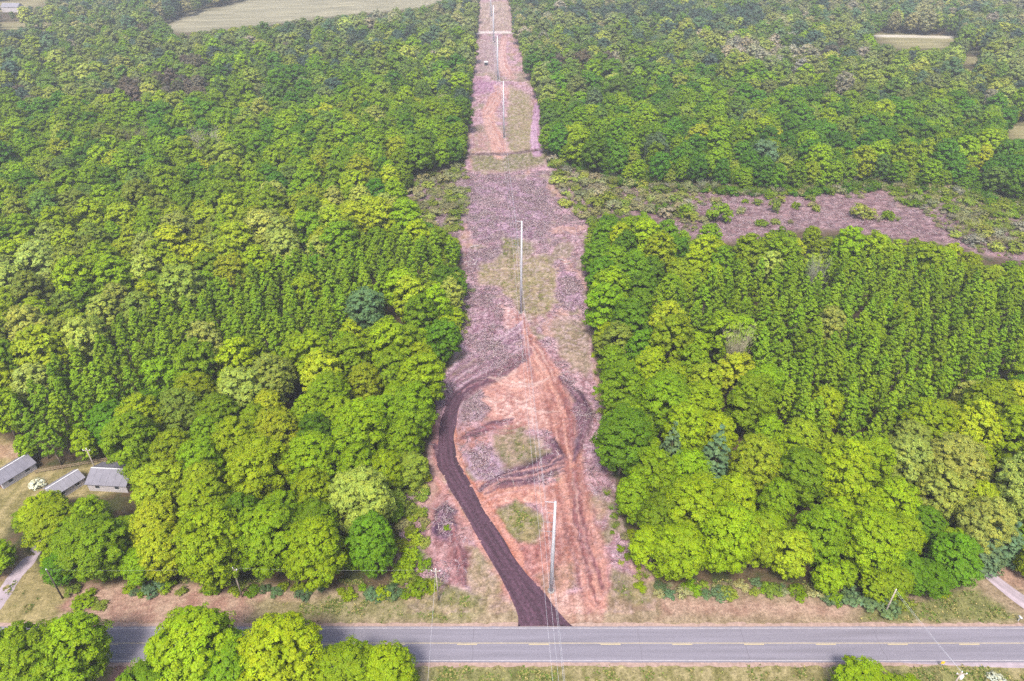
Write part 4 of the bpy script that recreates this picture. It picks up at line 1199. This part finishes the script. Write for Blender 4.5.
fill_shrubs([(403, 190), (430, 175), (462, 168), (464, 200), (458, 234), (430, 226), (406, 208)], 60, ['olive', 'sage', 'sage', 'pale', 'sage'], (1.3, 3.8), (0.9, 1.3), 0.2, 'in the scrub pocket left of the clearing')
fill_shrubs([(550, 166), (600, 180), (650, 188), (690, 190), (690, 225), (650, 214), (612, 214), (588, 226), (572, 215), (560, 200)], 100, ['olive', 'sage', 'sage', 'sage', 'pale', 'grey'], (1.8, 4.4), (0.9, 1.4), 0.2, 'in the scrub right of the clearing')
fill_shrubs([(700, 190), (770, 196), (850, 192), (900, 200), (900, 222), (800, 224), (735, 236), (700, 236)], 30, ['olive', 'mid', 'sage', 'pale', 'sage'], (1.2, 2.8), (1.0, 1.5), 0.15, 'on the furrowed bare ground')
fill_shrubs([(880, 186), (960, 192), (1024, 208), (1030, 222), (960, 214), (905, 206)], 60, ['olive', 'mid', 'sage', 'olive'], (1.8, 4.2), (0.8, 1.1), 0.1, 'in the green thicket at far right')
fill_shrubs([(945, 212), (1030, 222), (1035, 256), (990, 252), (950, 236)], 60, ['sage', 'olive', 'pale', 'grey'], (1.8, 4.2), (0.9, 1.3), 0.45, 'in the grey thicket at right edge')
for (u_, v_, w_, R_, T_, lb) in ((716, 222, 'mid', 5.8, 9.5, 'tall dark green bush on the furrowed ground, largest there'), (773, 212, 'olive', 2.6, 7.0, 'slender upright green bush on the furrowed ground'),
                            (776, 242, 'mid', 3.4, 8.5, 'conical dark bush rising at the edge of the furrowed ground'), (862, 218, 'pale', 4.8, 7.0, 'pale rounded willow bush on the furrowed ground'),
                            (887, 220, 'mid', 2.6, 5.2, 'narrow green bush right of the pale willow'), (686, 218, 'mid', 3.6, 7.0, 'upright green bush left of the tallest dark one'),
                            (662, 214, 'deep', 3.4, 6.5, 'bluish green bush in the scrub beside the wood corner')):
    shrub(u_, v_, w_, R_, T_, False, lb)
for q in SHR:
    q['show'] = (1e3 if q['R'] and q in SHR[:base_n] else 0) + q['R'] * q['T'] / float(to_px(q['x'], q['y'], 1.0)[2]) ** 2 * (1 if q['u'] > -5 else 0)
    q['rz'] = r2.uniform(0, 6.28); q['tint'] = tint_of(q['word'], r2, 0.56)
SHR.sort(key=lambda q: -q['show'])
for i, q in enumerate(SHR[:285]):
    root = thing('shrub', q['label'], 'shrub', (q['x'], q['y'], float(ground_z(np.array(q['x']), np.array(q['y']))) - 0.05), q['rz'], 'shrubs and bushes of the scrub and verges')
    s = (q['R'] / 1.8, q['R'] / 1.8, q['T'] / 2.6)
    if q['twig']:
        c = link('twigs', P_TWIGSHRUB[i % 3], root)
    else:
        c = link('foliage', P_SHRUB[i % 5], root)
        st = link('stem', P_STEM[0], root); st.scale = s
    c.scale = s
    c['tint'] = [float(v_) for v_ in q['tint']]
    if q['label'].startswith('white flowering'): c['tint'] = [0.55, 0.58, 0.45]
    if q['label'].startswith('pale silvery'): c['tint'] = [0.42, 0.45, 0.36]
more = [(q['x'], q['y'], float(ground_z(np.array(q['x']), np.array(q['y']))) - 0.05, q['rz'], q['R'] / 1.8, q['T'] / 2.6, (5 + i % 3) if q['twig'] else i % 5, q['tint']) for i, q in enumerate(SHR[285:])]
# low brush closing the scrub between the counted bushes
for poly in (SCRUB_L, [(548, 160), (600, 176), (650, 184), (705, 187), (705, 215), (690, 238), (650, 218), (612, 215), (592, 224), (575, 205), (556, 185)],
             [(890, 184), (960, 190), (1060, 212), (1060, 270), (985, 256), (950, 236), (920, 212)], [(600, 176), (770, 190), (840, 186), (900, 185), (900, 192), (770, 197), (640, 190)]):
    mk = raster([poly])
    gy0, gy1 = ground_at(512, max(p[1] for p in poly)).y, ground_at(512, min(p[1] for p in poly)).y
    for k in range(900):
        yy = r2.uniform(gy0, gy1); uu = r2.uniform(min(p[0] for p in poly), max(p[0] for p in poly)); xx = (uu - 512) * (yy * CP + CAM_H * SP) / FPX
        if hit(mk, *px1(xx, yy, 0)) and vnoise(np.array(xx * 0.12), np.array(yy * 0.12), 4) > 0.42:
            R_ = r2.uniform(0.6, 1.7)
            more.append((xx, yy, 0.0, r2.uniform(0, 6.28), R_ / 1.8, R_ * r2.uniform(.6, 1.0) / 2.6, int(r2.randint(8)), tint_of(['sage', 'olive', 'pale', 'grey', 'sage'][r2.randint(5)], r2, 0.52)))
for k in range(420):                                       # taller growth along the foot of the far wood
    uu = r2.uniform(548, 1040); vv = float(np.interp(uu, [544, 560, 600, 650, 700, 770, 840, 900, 960, 1060], [159, 165, 179, 187, 189, 195, 189, 187, 193, 215])) + r2.uniform(-3, 4)
    g = ground_at(uu, vv); R_ = r2.uniform(1.2, 3.2)
    more.append((g.x, g.y, 0.0, r2.uniform(0, 6.28), R_ / 1.8, R_ * r2.uniform(.8, 1.7) / 2.6, int(r2.randint(8)), tint_of(['sage', 'olive', 'mid', 'deep', 'forest', 'grey'][r2.randint(6)], r2, 0.52)))
scatter('scrub', 'low tangled brush filling the scrub beside the clearing', more, P_SHRUB + P_TWIGSHRUB)

# ------------------------------------------------------------------ debris: slash, chips, weeds (nobody could count them)
def slash(name, label, n, where, cols, lens, rads, seed, align=0.0):
    r = np.random.RandomState(seed)
    w = where / where.sum(); cdf = np.cumsum(w)
    ids = np.searchsorted(cdf, r.rand(n))
    px = X[ids] + r.uniform(-.3, .3, n); py = Y[ids] + r.uniform(-.3, .3, n); pz = Z[ids]
    ln = r.uniform(lens[0], lens[1], n) ** 1.0; rd = r.uniform(rads[0], rads[1], n)
    a = r.uniform(0, 6.283, n) * (1 - align) + align * r.normal(0.5 * math.pi, 0.6, n)
    el = r.normal(0, 0.22, n)
    d = np.stack([np.cos(a) * np.cos(el), np.sin(a) * np.cos(el), np.sin(el)], 1)
    s = np.stack([-np.sin(a), np.cos(a), np.zeros(n)], 1); t = np.cross(d, s)
    c = np.stack([px, py, pz + rd * 0.8 + np.abs(np.sin(el)) * ln * 0.4], 1)
    V_ = []
    for e in (-1, 1):
        for k in range(3):
            an = 2.094 * k + 0.5
            V_.append(c + d * (e * ln[:, None] * 0.5) + (s * math.cos(an) + t * math.sin(an)) * (rd * (1.0 if e < 0 else 0.6))[:, None])
    V_ = np.stack(V_, 1).reshape(-1, 3)
    base = (np.arange(n) * 6)[:, None]
    F_ = np.concatenate([base + np.array(q) for q in ((0, 1, 4, 3), (1, 2, 5, 4), (2, 0, 3, 5))], 1).reshape(-1, 4)
    me = mesh_np(name, V_, F_, M_STICK)
    cc = np.asarray(cols)[r.randint(len(cols), size=n)] * r.uniform(0.75, 1.25, (n, 1))
    at_ = me.attributes.new('soil', 'FLOAT_VECTOR', 'POINT'); at_.data.foreach_set('vector', np.repeat(cc, 6, 0).astype(np.float32).ravel())
    o = link(name, me); o['kind'] = 'stuff'; o['label'] = label
    return o
m, t, b = new_mat('stick')
at = t.nodes.new('ShaderNodeAttribute'); at.attribute_name = 'soil'
t.links.new(at.outputs['Vector'], b.inputs['Base Color']); b.inputs['Roughness'].default_value = 0.9; b.inputs['Specular IOR Level'].default_value = 0.2
M_STICK = m
area = np.gradient(GX, axis=1).ravel() * np.gradient(GY, axis=0).ravel()
purple = np.clip((C[:, 2] - C[:, 1]) * 12, 0, 1) * cm
clumpy = sstep(0.42, 0.66, fbm(X * 0.25, Y * 0.25, 71))
trackmask = np.where((dT < wT * 1.25) & (V > 380), 0.0, 1.0)
near = (Y < 330) & (V > 60)
dRr, wRr, _, _ = line_sd(U, V, RUT_R)
notrut = np.where(dRr < wRr, 0.08, 1.0)
slash('slash_litter', 'mauve and pale brushwood litter strewn over the cleared strip', 70000, area * purple * (0.15 + clumpy) * near * trackmask * notrut + 1e-12,
      [alb(236, 204, 218), alb(252, 234, 240), alb(226, 196, 212), alb(160, 118, 136), alb(108, 78, 92), alb(236, 200, 192)], (0.35, 1.7), (0.025, 0.075), 3)
edgem = cm * sstep(0.5, 0.7, fbm(X * 0.12, Y * 0.12, 81)) * near * trackmask * notrut
slash('cut_branches', 'pale cut branches lying among the debris of the clearing', 1500, area * edgem * purple + 1e-12,
      [alb(228, 212, 210), alb(206, 186, 186), alb(150, 126, 130)], (1.5, 4.5), (0.035, 0.09), 4)

def weeds(name, label, n, where, cols, size, seed):
    r = np.random.RandomState(seed)
    cdf = np.cumsum(where / where.sum()); ids = np.searchsorted(cdf, r.rand(n))
    nb = 5
    px = np.repeat(X[ids] + r.uniform(-.4, .4, n), nb); py = np.repeat(Y[ids] + r.uniform(-.4, .4, n), nb); pz = np.repeat(Z[ids], nb)
    sz = np.repeat(r.uniform(size[0], size[1], n), nb) * r.uniform(0.6, 1.2, n * nb)
    a = r.uniform(0, 6.283, n * nb); el = r.uniform(0.3, 1.2, n * nb)
    d = np.stack([np.cos(a) * np.cos(el), np.sin(a) * np.cos(el), np.sin(el)], 1); s = np.stack([-np.sin(a), np.cos(a), np.zeros(n * nb)], 1)
    c = np.stack([px, py, pz - 0.02], 1); w_ = sz[:, None] * 0.32
    V_ = np.stack([c, c + d * sz[:, None] * 0.55 + s * w_, c + d * sz[:, None], c + d * sz[:, None] * 0.55 - s * w_], 1).reshape(-1, 3)
    F_ = np.arange(n * nb * 4).reshape(-1, 4)
    me = mesh_np(name, V_, F_, M_STICK)
    cc = np.repeat(np.asarray(cols)[r.randint(len(cols), size=n)] * r.uniform(0.75, 1.25, (n, 1)), nb * 4, 0)
    at_ = me.attributes.new('soil', 'FLOAT_VECTOR', 'POINT'); at_.data.foreach_set('vector', cc.astype(np.float32).ravel())
    o = link(name, me); o['kind'] = 'stuff'; o['label'] = label
green = np.clip((C[:, 1] - C[:, 0]) * 14 + 0.25, 0, 1)
offroad = np.where((Y > ROAD_Y0 - 0.8) & (Y < ROAD_Y1 + 0.8), 0.0, 1.0)
verge = (((V > 580) & (V < 720) & (np.abs(X) < 130)) | (cm > 0.5)) & (Y < 330)
clump2 = sstep(0.45, 0.65, fbm(X * 0.4, Y * 0.4, 88)) + 0.05
weeds('weeds', 'low weeds and grass tufts on verges and greening patches', 12000, area * green * verge * trackmask * offroad * clump2 * notrut + 1e-12,
      [alb(120, 140, 60, .5), alb(96, 124, 46, .5), alb(150, 152, 84, .5), alb(176, 164, 104, .5)], (0.15, 0.42), 6)

# ------------------------------------------------------------------ poles and wires
M_STEEL = plain('galvanised_steel', (0.36, 0.36, 0.39), 0.5, 0.15, 0.1, 1.2)
M_INS = plain('insulator', (0.2, 0.19, 0.21), 0.4, spread=0.1)
M_WIRE = plain('bare_conductor', (0.42, 0.42, 0.46), 0.4, 0.2, 0.05)
M_WOOD = plain('weathered_pole_wood', (0.26, 0.22, 0.19), 0.9, spread=0.3, scale=2)
M_WOODD = plain('dark_pole_wood', (0.06, 0.048, 0.045), 0.9, spread=0.3, scale=2)
M_CAN = plain('transformer_grey', (0.62, 0.63, 0.66), 0.5, spread=0.08)
M_CONC = plain('concrete', (0.2, 0.185, 0.18), 0.9)
PB = [ground_at(551, 591), ground_at(521, 313), ground_at(503.8, 138)]
dirv = (PB[2] - PB[0]).normalized()
spots = [(PB[0], 26.0), (PB[1], 33.0), (PB[2], 30.0)]
for k in range(1, 9):
    spots.append((PB[2] + dirv * (128.0 * k), 29.0))
back = PB[0] - dirv * 150.0
ATT = [(-1.9, 0.0), (-1.4, -2.9), (-2.1, -5.4), (-2.8, -7.9)]     # wire holds: offset left, below the top
PLAB = ['tall pale steel power pole nearest the road', 'tall pale steel power pole in the middle of the clearing', 'tall pale steel power pole beyond the scrub, third from the road']
def power_pole(p, h, label, wide=1.0):
    root = thing('power_pole', label, 'power pole', (p.x, p.y, 0), 0, 'steel poles of the power line')
    bm = bmesh.new(); tube(bm, [(0, 0, -0.5), (0, 0, h * 0.5), (0, 0, h)], [0.43 * wide, 0.35 * wide, 0.22 * wide], 12)
    link('pole', bm_mesh('pole', bm, M_STEEL, True), root)
    bm = bmesh.new(); tube(bm, [(0, 0, -0.3), (0, 0, 0.3)], [0.72, 0.68], 14)
    link('footing', bm_mesh('footing', bm, M_CONC), root)
    bm = bmesh.new(); tube(bm, [(0.15, 0, h - 0.25), (-1.1, 0, h - 0.12), (-1.95, 0, h + 0.02)], [0.09, 0.07, 0.05], 8)
    link('davit_arm', bm_mesh('davit_arm', bm, M_STEEL, True), root)
    for (ox, oz) in ATT[1:]:
        bm = bmesh.new(); tube(bm, [(-0.2, 0, h + oz - 0.25), (ox, 0, h + oz)], [0.05, 0.035], 8)
        for k in range(5):
            c0 = Vector((-0.2, 0, h + oz - 0.25)).lerp(Vector((ox, 0, h + oz)), 0.3 + 0.13 * k)
            c1 = c0 + Vector((-0.05, 0, 0.01))
            tube(bm, [c0, c1], [0.09, 0.085], 8)
        link('insulator', bm_mesh('insulator', bm, M_INS, True), root)
    bm = bmesh.new()
    for k in range(int((h - 4) / 0.9)):
        z_ = 3 + k * 0.9; s_ = 1 if k % 2 else -1
        box(bm, (0.2 * s_ - 0.02, -0.42, z_), (0.2 * s_ + 0.02, -0.26, z_ + 0.03))
    link('climbing_pegs', bm_mesh('climbing_pegs', bm, M_STEEL), root)
for i, (p, h) in enumerate(spots):
    power_pole(p, h, PLAB[i] if i < 3 else 'distant steel power pole up the cleared line, %s from the road' % ordinal(i + 1), 1.0 if i < 2 else (1.1 if i == 2 else 1.45))
def wire(name, label, a, b_, sag, rad, n=28, grp=None, cat='wire'):
    pts = []
    for k in range(n + 1):
        t_ = k / n; q = a.lerp(b_, t_); q.z -= sag * 4 * t_ * (1 - t_); pts.append(q)
    bm = bmesh.new(); tube(bm, pts, [rad] * (n + 1), 5, False)
    o = link(name, bm_mesh(name, bm, M_WIRE, True)); tag(o, label, cat, grp)
    return o
allp = [(back, 26.0)] + spots
wn = ['top shield wire', 'upper conductor', 'middle conductor', 'lower conductor']
for s_ in range(len(allp) - 1):
    (p, h), (q, g) = allp[s_], allp[s_ + 1]
    if s_ > 6: continue
    for j, (ox, oz) in enumerate(ATT):
        span = (q - p).length
        where_ = ['over the road below the nearest pole', 'between the two nearest poles', 'between the second and third poles'][s_] if s_ < 3 else 'in the distance between the %s and %s poles' % (ordinal(s_), ordinal(s_ + 1))
        wire('power_line', '%s of the power line %s' % (wn[j], where_), Vector((p.x + ox, p.y, h + oz)), Vector((q.x + ox, q.y, g + oz)), span * 0.017, 0.02 if s_ < 3 else 0.045, 28, 'wires of the power line')

def wood_pole(p, h, label, dark=False, can=False, arm=True, rz=0.0):
    root = thing('utility_pole', label, 'utility pole', (p.x, p.y, 0), rz, 'wooden utility poles')
    w_ = M_WOODD if dark else M_WOOD
    bm = bmesh.new(); tube(bm, [(0, 0, -0.4), (0, 0, h)], [0.17, 0.12], 9); link('pole', bm_mesh('pole', bm, w_, True), root)
    if arm:
        bm = bmesh.new(); box(bm, (-0.9, -0.2, h - 0.45), (0.9, -0.09, h - 0.32)); link('crossarm', bm_mesh('crossarm', bm, w_), root)
    for ox in ((-0.8, 0.0, 0.8) if arm else (0.0,)):
        bm = bmesh.new(); z0 = h - 0.32 if ox else h
        yy = -0.145 if ox else 0
        tube(bm, [(ox, yy, z0 - 0.02), (ox, yy, z0 + 0.1), (ox, yy, z0 + 0.26)], [0.07, 0.11, 0.06], 8); link('insulator', bm_mesh('insulator', bm, M_CAN, True), root)
    if can:
        bm = bmesh.new(); tube(bm, [(0.42, 0, h - 2.0), (0.42, 0, h - 1.95), (0.42, 0, h - 1.0), (0.42, 0, h - 0.92)], [0.24, 0.29, 0.29, 0.2], 12); link('transformer', bm_mesh('transformer', bm, M_CAN, True), root)
    return Vector((p.x, p.y, h))
t1 = wood_pole(ground_at(62.9, 598.5), 9.0, 'dark leaning-looking utility pole by the left driveway', True, False, False)
t2 = wood_pole(ground_at(242.5, 597), 9.0, 'utility pole with pale transformer on the left bank', False, True, True)
t3 = wood_pole(ground_at(438.6, 600), 9.5, 'slim pale utility pole at the left edge of the clearing', False, False, True)
t4 = wood_pole(ground_at(99.0, 476.5), 9.0, 'utility pole in the yard beside the large grey roof', False, False, True)
pz = ground_at(962, 672, 9.0)
t5 = wood_pole(Vector((pz.x, pz.y, 0)), 9.0, 'utility pole with transformer at the bottom right', False, True, True)
pz = ground_at(896, 590, 8.0)
t6 = wood_pole(Vector((pz.x, pz.y, 0)), 8.0, 'utility pole tucked in the right wood edge', False, False, False)
pz = ground_at(427, 700, 8.0)
t7 = wood_pole(Vector((pz.x, pz.y, 0)), 9.0, 'pale utility pole just below the bottom edge', False, False, False)
wl = 'thin roadside wires'
wire('service_wire', 'thin wire along the left verge from the dark pole', t1, t2, 0.5, 0.006, 14, wl)
wire('service_wire', 'thin wire along the verge below the left wood', t2, t3, 0.5, 0.006, 14, wl)
wire('service_wire', 'pale wire crossing the road from the clearing edge pole', t3, t7, 0.3, 0.022, 14, wl)
wire('service_wire', 'thin wire crossing the road at right, upper strand', t6, t5, 0.2, 0.022, 14, wl)
wire('service_wire', 'thin wire crossing the road at right, lower strand', t6 - Vector((0, 0, 0.5)), t5 - Vector((-0.4, 0, 0.5)), 0.25, 0.018, 14, wl)

# ------------------------------------------------------------------ yard buildings and small things
M_ROOF = plain('grey_metal_roof', alb(160, 158, 172, .38), 0.5, 0.1, 0.12, 0.8)
M_ROOF2 = plain('pale_grey_roof', alb(172, 170, 182, .38), 0.55, 0.05, 0.1, 0.8)
M_WALLW = plain('white_siding', alb(226, 220, 224, .42), 0.7, spread=0.08)
M_DOOR = plain('red_brown_door', alb(150, 90, 92), 0.7)
M_GLASS = plain('dark_window', (0.03, 0.035, 0.045), 0.15)
M_TRIM = plain('white_trim', (0.42, 0.42, 0.44), 0.6, spread=0.05)
def gable(name, label, c, rz, L, Wd, hw, hr, roof, cat='shed', door=True):
    root = thing(name, label, cat, (c.x, c.y, 0), rz)
    # walls: long axis along local y
    bm = bmesh.new()
    prof = [(-Wd / 2, -0.1), (Wd / 2, -0.1), (Wd / 2, hw), (0, hr), (-Wd / 2, hw)]
    a = [bm.verts.new((x, -L / 2, z)) for x, z in prof]; b_ = [bm.verts.new((x, L / 2, z)) for x, z in prof]
    bm.faces.new(a); bm.faces.new(b_[::-1])
    for k in range(5): bm.faces.new((a[k], b_[k], b_[(k + 1) % 5], a[(k + 1) % 5]))
    link('wall', bm_mesh('wall', bm, M_WALLW), root)
    ov = 0.35
    sl = (hr - hw) / (Wd / 2)
    np_ = 6
    for s in (-1, 1):
        for k in range(np_):
            y0_, y1_ = -L / 2 - ov + (L + 2 * ov) * k / np_, -L / 2 - ov + (L + 2 * ov) * (k + 1) / np_ - 0.03
            bm = bmesh.new()
            xe = s * (Wd / 2 + ov); ze = hw - sl * ov
            v_ = []
            for dz in (0.03, 0.10):
                for (x_, z_) in ((s * 0.02, hr), (xe, ze)):
                    for y_ in (y0_, y1_): v_.append(bm.verts.new((x_, y_, z_ + dz)))
            for f in ((0, 1, 3, 2), (4, 6, 7, 5), (0, 4, 5, 1), (2, 3, 7, 6), (0, 2, 6, 4), (1, 5, 7, 3)): bm.faces.new([v_[i] for i in f])
            bmesh.ops.recalc_face_normals(bm, faces=bm.faces)
            link('roof_panel', bm_mesh('roof_panel', bm, roof), root)
    bm = bmesh.new(); box(bm, (-0.14, -L / 2 - ov, hr + 0.08), (0.14, L / 2 + ov, hr + 0.15)); link('ridge_cap', bm_mesh('ridge_cap', bm, M_TRIM), root)
    if door:
        bm = bmesh.new(); box(bm, (-0.2, -L / 2 - 0.06, 0), (Wd * 0.34, -L / 2 - 0.003, hw * 0.85)); link('door', bm_mesh('door', bm, M_DOOR), root)
    for k in (-1, 1):
        bm = bmesh.new(); box(bm, (Wd / 2 + 0.003, k * L * 0.25 - 0.5, hw * 0.42), (Wd / 2 + 0.05, k * L * 0.25 + 0.5, hw * 0.82))
        w_ = link('window', bm_mesh('window', bm, M_GLASS), root)
        bm = bmesh.new(); box(bm, (Wd / 2 + 0.003, k * L * 0.25 - 0.62, hw * 0.34), (Wd / 2 + 0.1, k * L * 0.25 + 0.62, hw * 0.415)); link('sill', bm_mesh('sill', bm, M_TRIM), w_)
    return root
c1 = ground_at(15, 475); gable('garden_shed', 'long shed with grey roof and white end wall at left edge of lawn', c1, math.radians(-30), 8.0, 5.2, 2.0, 3.4, M_ROOF)
c2 = ground_at(67, 489); gable('garden_shed', 'shed with pale grey gable roof behind the bright spreading tree', c2, math.radians(-33), 7.0, 4.2, 2.1, 3.2, M_ROOF2)
c3 = ground_at(117, 481); gable('house', 'house with large grey metal roof half hidden by trees', c3, math.radians(-94), 9.5, 7.0, 2.4, 4.0, M_ROOF, 'house')
# propane tank
p = ground_at(94.5, 482.5); root = thing('gas_tank', 'white oblong gas tank beside the large grey roof', 'gas tank', p, math.radians(35))
bm = bmesh.new(); tube(bm, [(-1.35, 0, 0.85), (-1.2, 0, 0.85), (-0.9, 0, 0.85), (0.9, 0, 0.85), (1.2, 0, 0.85), (1.35, 0, 0.85)], [0.12, 0.4, 0.52, 0.52, 0.4, 0.12], 14); link('tank', bm_mesh('tank', bm, M_TRIM, True), root)
for s in (-0.75, 0.75):
    bm = bmesh.new(); box(bm, (s - 0.08, -0.4, 0), (s + 0.08, 0.4, 0.42)); link('leg', bm_mesh('leg', bm, M_CONC), root)
bm = bmesh.new(); tube(bm, [(0, 0, 1.34), (0, 0, 1.52)], [0.17, 0.15], 10); link('valve_cover', bm_mesh('valve_cover', bm, M_TRIM), root)
# yard fence
M_RAIL = plain('pale_fence_rail', alb(200, 176, 150), 0.8)
fa, fb = ground_at(36, 473.5), ground_at(131, 457)
root = thing('rail_fence', 'low pale rail fence along the back of the yard', 'fence', fa, math.atan2(fb.y - fa.y, fb.x - fa.x))
L_ = (fb - fa).length; nb = 11
bm = bmesh.new(); box(bm, (-0.06, -0.06, -0.2), (0.06, 0.06, 1.2)); post_me = bm_mesh('post', bm, M_RAIL)
bm = bmesh.new(); box(bm, (0.065, -0.03, -0.07), (L_ / nb - 0.065, 0.03, 0.07)); rail_me = bm_mesh('rail', bm, M_RAIL)
for k in range(nb + 1):
    link('post', post_me, root, (L_ * k / nb, 0, 0))
    if k < nb:
        link('rail', rail_me, root, (L_ * k / nb, 0, 1.0)); link('rail', rail_me, root, (L_ * k / nb, 0, 0.5))
# mailbox by the right driveway
p = ground_at(1018, 621); root = thing('mailbox', 'white mailbox on a post where the right driveway meets the road', 'mailbox', p, 0.2)
bm = bmesh.new(); box(bm, (-0.06, -0.06, -0.2), (0.06, 0.06, 1.05)); link('post', bm_mesh('post', bm, M_TRIM), root)
bm = bmesh.new(); tube(bm, [(0, -0.35, 1.22), (0, 0.35, 1.22)], [0.2, 0.2], 12); link('box', bm_mesh('box', bm, M_TRIM, True), root)
# yellow marker
M_SIGN = plain('yellow_sign', (0.62, 0.36, 0.02), 0.5, spread=0.1)
p = ground_at(940, 667); root = thing('marker_sign', 'small yellow marker sign on the south verge', 'sign', p, 0.0)
bm = bmesh.new(); tube(bm, [(0, 0, -0.2), (0, 0, 1.9)], [0.04, 0.04], 7); link('post', bm_mesh('post', bm, M_STEEL), root)
bm = bmesh.new(); box(bm, (-0.32, -0.09, 1.15), (0.32, -0.05, 1.85)); link('plate', bm_mesh('plate', bm, M_SIGN), root)
# far hut
p = ground_at(486, 65); root = thing('hut', 'small dark hut with white roof alone in the far clearing', 'hut', p, 0.1)
bm = bmesh.new(); box(bm, (-1.2, -1.2, 0), (1.2, 1.2, 2.2)); link('wall', bm_mesh('wall', bm, M_GLASS), root)
bm = bmesh.new(); v_ = [bm.verts.new(q) for q in ((-1.5, -1.5, 2.21), (1.5, -1.5, 2.21), (1.5, 1.5, 2.21), (-1.5, 1.5, 2.21), (-1.4, 0, 2.9), (1.4, 0, 2.9))]
for f in ((0, 1, 5, 4), (2, 3, 4, 5), (0, 4, 3), (1, 2, 5), (3, 2, 1, 0)): bm.faces.new([v_[i] for i in f])
link('roof', bm_mesh('roof', bm, M_TRIM), root)
# far farm buildings at the top left
for (u_, v_, L2, W2, rz_, lb) in ((4, 44, 16, 9, 1.4, 'far pale farm shed at the left edge among trees'), (14, 11.5, 18, 10, 1.5, 'distant long white barn near the top left corner'), (1012, 4.5, 24, 12, 1.4, 'distant pale barn near the top right corner')):
    gable('farm_building', lb, ground_at(u_, v_), rz_, L2, W2, 5, 8, M_ROOF2, 'barn', False)
# logs left lying
M_LOG = plain('pale_log', alb(222, 210, 212), 0.85, spread=0.25)
bm = bmesh.new(); tube(bm, [(-1.7, 0, 0.16), (0, 0.06, 0.17), (1.7, 0, 0.15)], [0.19, 0.17, 0.14], 8); log_me = bm_mesh('log', bm, M_LOG, True)
LOGS = [(468, 262, 0.5, 'leftmost of the pale logs at the clearing edge'), (472, 259, 2.2, 'upper pale log of the heap at the clearing edge'), (476, 263, 1.2, 'rightmost pale log of the heap'), (472, 265, 0.1, 'lower pale log of the heap at the clearing edge'),
        (568, 264, 0.4, 'pale log in the mauve debris right of the grass'), (562, 260, 2.4, 'pale log above the one right of the grass'), (475, 247, 0.3, 'pale log on the dark ground left of the line')]
for (u_, v_, a_, lb) in LOGS:
    p = ground_at(u_, v_); o = link('log', log_me, None, (p.x, p.y, float(ground_z(np.array(p.x), np.array(p.y))) + 0.02), a_); tag(o, lb, 'log', 'pale logs left in the clearing')

# ------------------------------------------------------------------ the air
m = bpy.data.materials.new('haze'); m.use_nodes = True
t = m.node_tree; t.nodes.remove(t.nodes['Principled BSDF'])
pv = t.nodes.new('ShaderNodeVolumePrincipled')
pv.inputs['Color'].default_value = (0.93, 0.96, 1.0, 1)
pv.inputs['Density'].default_value = 0.00023
pv.inputs['Anisotropy'].default_value = 0.2
t.links.new(pv.outputs[0], t.nodes['Material Output'].inputs['Volume'])
bm = bmesh.new(); box(bm, (-3800, -800, -3.0), (3800, 4400, 126.0))
hz = link('haze', bm_mesh('haze', bm, m)); hz['kind'] = 'stuff'; hz['label'] = 'pale bluish haze over the distant woods'
